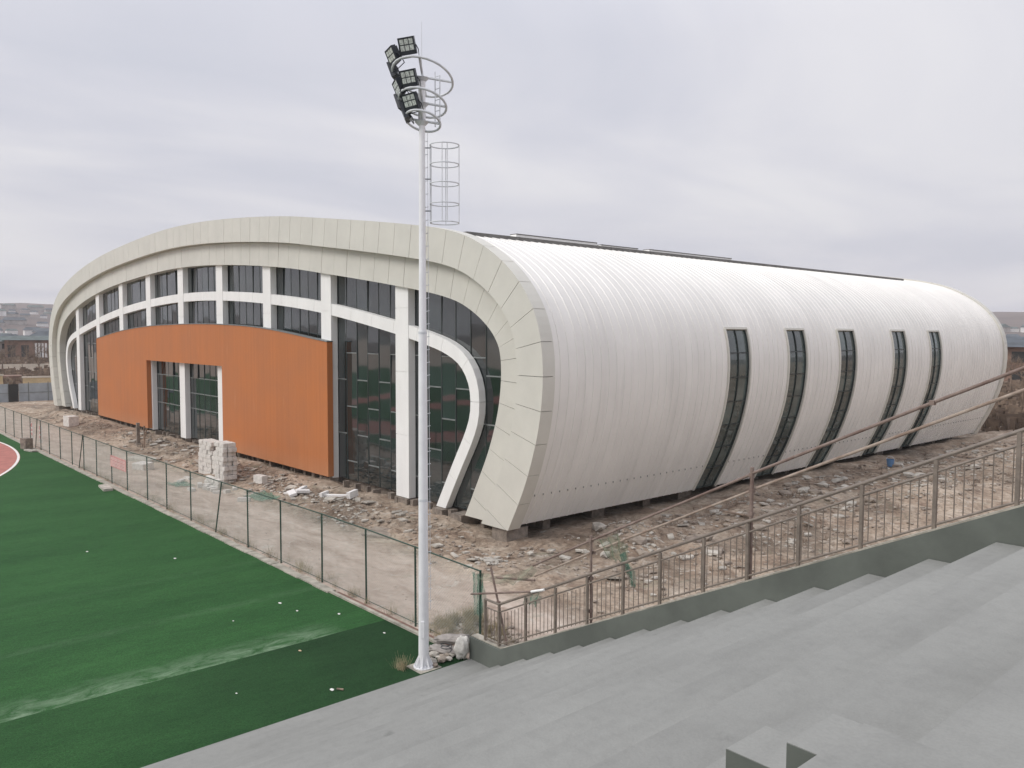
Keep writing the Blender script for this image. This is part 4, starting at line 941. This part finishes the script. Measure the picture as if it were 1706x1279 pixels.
# timber and cloth scraps beside the hall
for i, (x, y, l, a) in enumerate([(3.1, 12.3, 2.2, 1.2), (2.7, 19.5, 2.6, .9), (3.6, 24.2, 2.0, 2.2), (2.3, 31.5, 2.5, .5), (2.8, 33.5, 2.4, 1.8), (4.2, 9.2, 1.7, .3), (3.2, 36.5, 2.0, 2.6)]):
    slab('timber_plank', x, y, l, .16, .05, a, M_timber, ['first', 'second', 'third', 'fourth', 'fifth', 'nearest', 'farthest'][i] + ' weathered plank along the side of the hall, counted from the near corner' if i < 5 else ['nearest weathered plank, in the dirt below the first side window', 'farthest weathered plank beside the last side window'][i - 5], 'plank', (0, .08), .1)
bk = empty('bucket', (2.6, 27.0, sitz(2.6, 27.0)), label='small blue bucket on the dirt under the middle side window', cat='bucket')
q = MB(); q.tube((0, 0, 0), (0, 0, .42), .16, 14, .22, cap=False); q.tube((0, 0, .0), (0, 0, .02), .16, 14); obj('shell', q, M_blue, bk); q = MB(); q.path([(.22 * math.cos(t), 0, .42 + .16 * math.sin(t)) for t in np.linspace(0, math.pi, 10)], .01, 5); obj('handle', q, M_galv, bk)
# green net scraps and splintered timber on the dirt
for i, (x, y, w, l, lb) in enumerate([(-14.2, -3.4, 1.1, 1.8, 'crumpled green net on the path behind the fence, below the glass'), (-20.3, -5.2, 1.0, 1.6, 'thin green net lying in front of the block stack')]):
    q = MB(); nn2 = 14
    for a in range(nn2 + 1):
        for b in range(nn2 + 1):
            u, v = a / nn2 - .5, b / nn2 - .5; px_, py_ = x + u * l + .15 * mnoise.noise(Vector((a * .5, b * .5, i))), y + v * w + .15 * mnoise.noise(Vector((a * .5, b * .5, i + 9)))
            q.v.append((px_, py_, hz(px_, py_) + .05 + .10 * abs(mnoise.noise(Vector((a * .6, b * .6, i + 3))))))
    q.f = [(a * (nn2 + 1) + b, a * (nn2 + 1) + b + 1, (a + 1) * (nn2 + 1) + b + 1, (a + 1) * (nn2 + 1) + b) for a in range(nn2) for b in range(nn2)]
    tag(obj('net_scrap', q, M_net), lb, 'net')
V = MB()
for _ in range(420):
    x, y = (U(-40, 2), G(-1.8, .8)) if random.random() < .5 else (U(1.2, 7), U(-1, 40))
    if not inb(x, y): continue
    l = U(.15, .7); a = U(0, 6.28); z = hz(x, y) + .03; V.tube((x, y, z), (x + l * math.cos(a), y + l * math.sin(a), z + U(-.02, .12)), U(.008, .022), 4, cap=False)
tag(obj('timber_splinters', V, M_timber), kind='stuff', label='splinters of brown timber strewn over the dirt')
V = MB()
for _ in range(260):
    x, y = (U(-40, 2), G(-1.9, .9)) if random.random() < .5 else (U(1.2, 7), U(-1, 40))
    if not inb(x, y): continue
    l = U(.12, .5); w = l * U(.4, .9); a = U(0, 6.28); z = hz(x, y) + .02; c, sn = math.cos(a), math.sin(a); t1, t2 = G(0, .15), G(0, .15)
    P = [(-l, -w), (l * U(.6, 1), -w), (l, w * U(.3, 1)), (-l * U(.4, 1), w)]
    top = [(x + (p * c - q_ * sn) * .6, y + (p * sn + q_ * c) * .6, z + .07 + p * t1 * .5 + q_ * t2 * .5) for p, q_ in P]
    V.add(top + [(a_, b_, c_ - .06) for a_, b_, c_ in top], [(0, 1, 2, 3), (7, 6, 5, 4), (0, 4, 5, 1), (1, 5, 6, 2), (2, 6, 7, 3), (3, 7, 4, 0)])
tag(obj('slab_fragments', V, M_rockp), kind='stuff', label='flat angular fragments of pale concrete on the dirt')
# scraps on the turf
for i, (x, y, s) in enumerate([(7.21, -11.51, .10), (.93, -9.74, .10), (1.88, -9.68, .07), (5.01, -8.73, .07), (4.68, -11.0, .08), (-9, -12.5, .08), (-6, -10.4, .09), (1.5, -11.4, .05), (2.9, -8.9, .09), (6.0, -13.2, .05)]):
    k = ROCKS[i % 10]; q = MB(); q.v = [(v[0] * s * 1.5, v[1] * s, v[2] * s * .5) for v in k.v]; q.f = k.f; o = obj('litter_scrap', q, M_line if i != 4 else M_yellow); o.location = (x, y, .05); tag(o, 'white scrap of litter on the green turf' if i != 4 else 'yellowish scrap on the pale turf streak', 'litter', 'scraps of litter on the turf')
q = MB(); q.tube((0, 0, .03), (.14, .08, .035), .022, 7); o = obj('cardboard_tube', q, M_timber); o.location = (7.28, -11.42, .035); tag(o, 'short brown cardboard tube on the dark turf', 'litter')

# ------------------------------------------------------------------ FAR BACKGROUND
def at(px, d):                # ground position seen in the column px of the photograph at ground distance d
    u = (px - 853) / 1361; dx = -MR[2][0] + MR[0][0] * u; dy = -MR[2][1] + MR[0][1] * u; n_ = math.hypot(dx, dy)
    dep = d / n_ ; return CAM.x + dx * dep / math.hypot(1, 0), CAM.y + dy * dep
def facing(px):
    x, y = at(px, 100); return math.atan2(y - CAM.y, x - CAM.x) - math.pi / 2
# hoarding of grey sheets with a dark gap
hd = empty('site_hoarding', (-84, 4, 0), label='grey-blue sheet hoarding with a dark gate behind the far end of the fence', cat='hoarding')
xh, yh = -86.0, -14.0
for i in range(16):
    y = yh + i * 2.05
    q = MB(); z2 = 2.1
    if i == 6: q.box(xh + .1, xh + .16, y, y + 1.0, 0, 2.05); o = obj('gate_opening', q, M_dark)
    elif i == 7: q.box(xh, xh + .05, y - 1.0, y + 2.0, 0, z2); o = obj('sheet', q, M_hoard)
    else: q.box(xh, xh + .05, y, y + 2.0, 0, z2); o = obj('sheet', q, M_hoard)
    o.parent = hd; o.matrix_parent_inverse = Matrix.Translation((84, -4, 0))
    q = MB(); q.box(xh + .06, xh + .12, y - .05, y + .03, 0, 2.25); o = obj('stud', q, M_trans); o.parent = hd; o.matrix_parent_inverse = Matrix.Translation((84, -4, 0))
q = MB(); q.box(xh + .052, xh + .09, yh, yh + 18.4, 1.0, 1.06); o = obj('sheet_rail', q, M_trans); o.parent = hd; o.matrix_parent_inverse = Matrix.Translation((84, -4, 0))

def wallbox(name, px0, px1, d, h, m, label, cat, thick=.4, z=0.0, cop=None):
    xa, ya = at(px0, d); xb, yb = at(px1, d); l = math.hypot(xb - xa, yb - ya); rz = math.atan2(yb - ya, xb - xa)
    o = empty(name, (xa, ya, z), rz, label, cat); q = MB(); q.box(0, l, 0, thick, -.5, h); obj('wall_body', q, m, o)
    if cop: q = MB(); q.box(-.1, l + .1, -.08, thick + .08, h + .002, h + .2); obj('coping', q, cop, o)
    return o
wallbox('garden_wall', -60, 5, 125, 2.4, M_yellow, 'ochre rendered low wall at the left edge beyond the hoarding', 'wall', cop=M_whwall)
wallbox('garden_wall', 38, 130, 122, 2.2, M_yellow, 'ochre rendered low wall left of the hall beyond the hoarding', 'wall', cop=M_whwall)
wallbox('shed', 6, 37, 140, 1.7, M_brick, 'low brown shed between the two ochre walls', 'shed', 4)
wallbox('boundary_wall', -120, 170, 196, 1.6, M_whwall, 'long cream boundary wall across the brown field on the left', 'wall')

def building(name, px, d, w, dep, h, mw, mr, label, cat, rows=2, ncol=6, roofh=2.2, z=0, group=None, rz=None, lit=M_dark, eave=.8):
    x, y = at(px, d); o = empty(name, (x, y, z), facing(px) if rz is None else rz, label, cat, group)
    q = MB(); q.box(-w / 2, w / 2, 0, dep, -2, h); obj('wall', q, mw, o)
    q = MB(); e = eave
    q.add([(-w / 2 - e, -e, h), (w / 2 + e, -e, h), (w / 2 + e, dep + e, h), (-w / 2 - e, dep + e, h), (-w / 2 + dep * .3, dep / 2, h + roofh), (w / 2 - dep * .3, dep / 2, h + roofh)],
          [(0, 3, 2, 1), (0, 1, 5, 4), (1, 2, 5), (2, 3, 4, 5), (3, 0, 4)]); obj('roof', q, mr, o)
    for r in range(rows):
        for c in range(ncol):
            xx = -w / 2 + (c + .5) * w / ncol; zz = h * (r + .5) / rows; ww = w / ncol * .28; hh = h / rows * .27
            q = MB(); q.box(xx - ww, xx + ww, -.06, .02, zz - hh, zz + hh); obj('window', q, lit, o)
    return o
building('long_building', 12, 268, 30, 12, 5.6, M_hwall, M_roofg, 'long grey building with green-grey hipped roof at the left edge', 'building', 2, 9, 1.5)
building('long_building', 66, 262, 16, 10, 6.0, M_brick, M_roofg, 'brown brick building with pale pillars just left of the hall', 'building', 1, 5, 1.2)
for i in range(4):
    x, y = at(62 + i * 5.5, 259); q = MB(); q.box(-.25, .25, -.2, .2, 0, 5.2); o = obj('pillar', q, M_hwhite); o.location = (x, y, 0); o.rotation_euler = (0, 0, facing(60)); tag(o, ['leftmost white pillar before the brown brick building', 'second white pillar before the brown brick building', 'third white pillar before the brown brick building', 'white pillar nearest the hall, before the brown brick building'][i], 'pillar')
building('long_building', -60, 280, 34, 12, 5.0, M_hwall, M_roofb, 'grey building with blue-grey roof beyond the left edge', 'building', 2, 9, 2.6)
building('long_building', 112, 285, 22, 12, 6.0, M_hwall, M_roofb, 'grey building with blue-grey roof hidden by the far end of the hall', 'building', 2, 7, 2.6)
building('brick_building', 1726, 150, 26, 10, 6.3, M_brick, M_roofb, 'brown brick building with blue-grey eaves right of the hall', 'building', 2, 6, 1.1, eave=1.0)
building('brick_building', 1700, 215, 40, 12, 5.5, M_brick, M_roofb, 'second brown building with grey roof farther back at the right', 'building', 2, 9, 2.4)
# town on the hillside: share meshes
def house_meshes(w, d_, h, rh):
    a = MB(); a.box(-w / 2, w / 2, -d_ / 2, d_ / 2, -4, h); b = MB(); e = .5
    b.add([(-w / 2 - e, -d_ / 2 - e, h), (w / 2 + e, -d_ / 2 - e, h), (w / 2 + e, d_ / 2 + e, h), (-w / 2 - e, d_ / 2 + e, h), (-w / 2 + 1, 0, h + rh), (w / 2 - 1, 0, h + rh)], [(0, 3, 2, 1), (0, 1, 5, 4), (1, 2, 5), (2, 3, 4, 5), (3, 0, 4)])
    return a, b
variants = []
for w, d_, h, rh, mw, mr, lb in ((14, 8, 4.5, 2.4, M_hwall, M_roofb, 'grey house with blue-grey roof'), (9, 7, 5, 2, M_hwhite, M_roofb, 'small white house with blue-grey roof'), (18, 9, 5, 2.6, M_hwall, M_roofg, 'long grey house with green-grey roof'), (12, 8, 6, 2.2, M_hwhite, M_roofg, 'white house with green-grey roof')):
    a, b = house_meshes(w, d_, h, rh); q = MB(); 
    for k in range(4):
        for r_ in range(2): q.box(-w / 2 + (k + .5) * w / 4 - .6, -w / 2 + (k + .5) * w / 4 + .6, -d_ / 2 - .06, -d_ / 2, 1 + r_ * 2.2, 2.2 + r_ * 2.2)
    variants.append((a.mesh('wall', mw), b.mesh('roof', mr), q.mesh('window_row', M_dark), lb))
random.seed(21)
def zland(x, y):
    dx, dy = x - CAM.x, y - CAM.y; r = math.hypot(dx, dy); return max(0, hillz(r, math.atan2(dy, dx))) if r > 300 else 0
rowsd = [345, 395, 450, 520, 600, 690, 790, 900, 1010]
for di, d in enumerate(rowsd):
    for (p0, p1) in ((-130, 150), (1600, 1830)):
        px = p0 + U(0, 10)
        if p0 > 1000 and di > 5: continue
        while px < p1:
            va = variants[random.randrange(4)]; dd = d + U(-18, 18); x, y = at(px, dd)
            side = 'left of' if p0 < 0 else 'right of'
            o = empty('hillside_house', (x, y, zland(x, y) - 1.2), facing(px) + G(0, .25), va[3] + ', ' + ['front', 'second', 'third', 'fourth', 'fifth', 'sixth', 'seventh', 'eighth', 'topmost'][di] + ' row of the hillside ' + side + ' the hall', 'house', 'houses on the hillside ' + side + ' the hall')
            sc_ = U(.55, .95); o.scale = (sc_ * U(.8, 1.2), sc_, sc_)
            link('wall', va[0], o); link('roof', va[1], o)
            if d < 600: link('window_row', va[2], o)
            px += U(10, 24) * 1361 / dd
# bare trees and brush
def bare_tree(h, seed):
    rr = random.Random(seed); t = MB(); c = MB()
    def grow(mbq, p, d, l, r, lev):
        q_ = p + d * l; mbq.tube(p, q_, r, 4, r * .6, cap=False)
        if lev == 0: return
        for _ in range(4 if lev > 1 else 5):
            nd = (d + Vector((rr.gauss(0, .5), rr.gauss(0, .5), rr.gauss(.15, .3)))).normalized(); st = p + d * l * rr.uniform(.45, 1); grow(c, st, nd, l * rr.uniform(.5, .75), r * .5, lev - 1)
    t.tube((0, 0, 0), (0, 0, h * .3), h * .022, 6, h * .016); grow(c, Vector((0, 0, h * .28)), Vector((0, 0, 1)), h * .33, h * .013, 4)
    return t.mesh('trunk', M_twig), c.mesh('crown', M_twig)
trees = [bare_tree(6, i) for i in range(4)]
random.seed(31)
for i, (p0, p1, d0, d1, n) in enumerate(((-60, 120, 205, 250, 26), (1640, 1760, 90, 135, 10), (-40, 110, 145, 185, 8))):
    for k in range(n):
        px = U(p0, p1); d = U(d0, d1); x, y = at(px, d); tm, cm = trees[random.randrange(4)]
        o = empty('bare_tree', (x, y, 0), U(0, 6), ['leafless brown tree in the belt left of the hall, beyond the cream wall', 'leafless brown tree beyond the far right end of the hall', 'leafless brown tree between the ochre walls and the cream wall'][i], 'tree', ['bare trees beyond the cream wall', 'bare trees right of the hall', 'bare trees before the cream wall'][i]); s = U(.6, 1.1); o.scale = (s * 1.3, s * 1.3, s)
        link('trunk', tm, o); link('crown', cm, o)
q = MB()
for _ in range(6000):
    left = random.random() < .8
    px = U(-90, 150) if left else U(1640, 1780); d = U(130, 300) if left else U(75, 150)
    if left and 185 < d < 200: continue
    x, y = at(px, d); a = U(0, 6.28); h = U(.4, 1.7); w = .10
    q.add([(x - w, y, 0), (x + w, y, 0), (x + w + G(0, .4), y + G(0, .4), h), (x - w + G(0, .4), y + G(0, .4), h)], [(0, 1, 2, 3)])
tag(obj('dry_brush', q, M_twig), kind='stuff', label='brown dead scrub on the waste ground beyond the hall')
# orange-red barrier things by the far end of the fence
for i, x in enumerate((-46.8, -44.0)):
    o = empty('barrier', (x, -6.9, sitz(x, -6.9)), label=['left red and white barrier board behind the far fence', 'right red and white barrier board behind the far fence'][i], cat='barrier')
    q = MB(); q.box(-.25, .25, -.03, .03, .3, 1.2); obj('board', q, M_redm, o)
    q = MB(); q.box(-.3, -.25, -.04, .04, 0, 1.25); q.box(.25, .3, -.04, .04, 0, 1.25); obj('legs', q, M_line, o)
    for z in (.5, .8): q = MB(); q.box(-.24, .24, -.036, -.031, z, z + .12); obj('stripe', q, M_line, o)

# ------------------------------------------------------------------ HAZE
q = MB(); q.box(-2900, 2900, -2900, 2900, -6, 130)
hm = bpy.data.materials.new('thin_haze'); hm.use_nodes = True; t = hm.node_tree; t.nodes.clear()
pv = t.nodes.new('ShaderNodeVolumePrincipled'); pv.inputs['Color'].default_value = (0.93, 0.93, 0.96, 1); pv.inputs['Density'].default_value = 0.00028; mo = t.nodes.new('ShaderNodeOutputMaterial'); t.links.new(pv.outputs[0], mo.inputs['Volume'])
tag(obj('haze', q, hm), kind='stuff', label='thin pale haze in the air')
SC.cycles.volume_bounces = 1
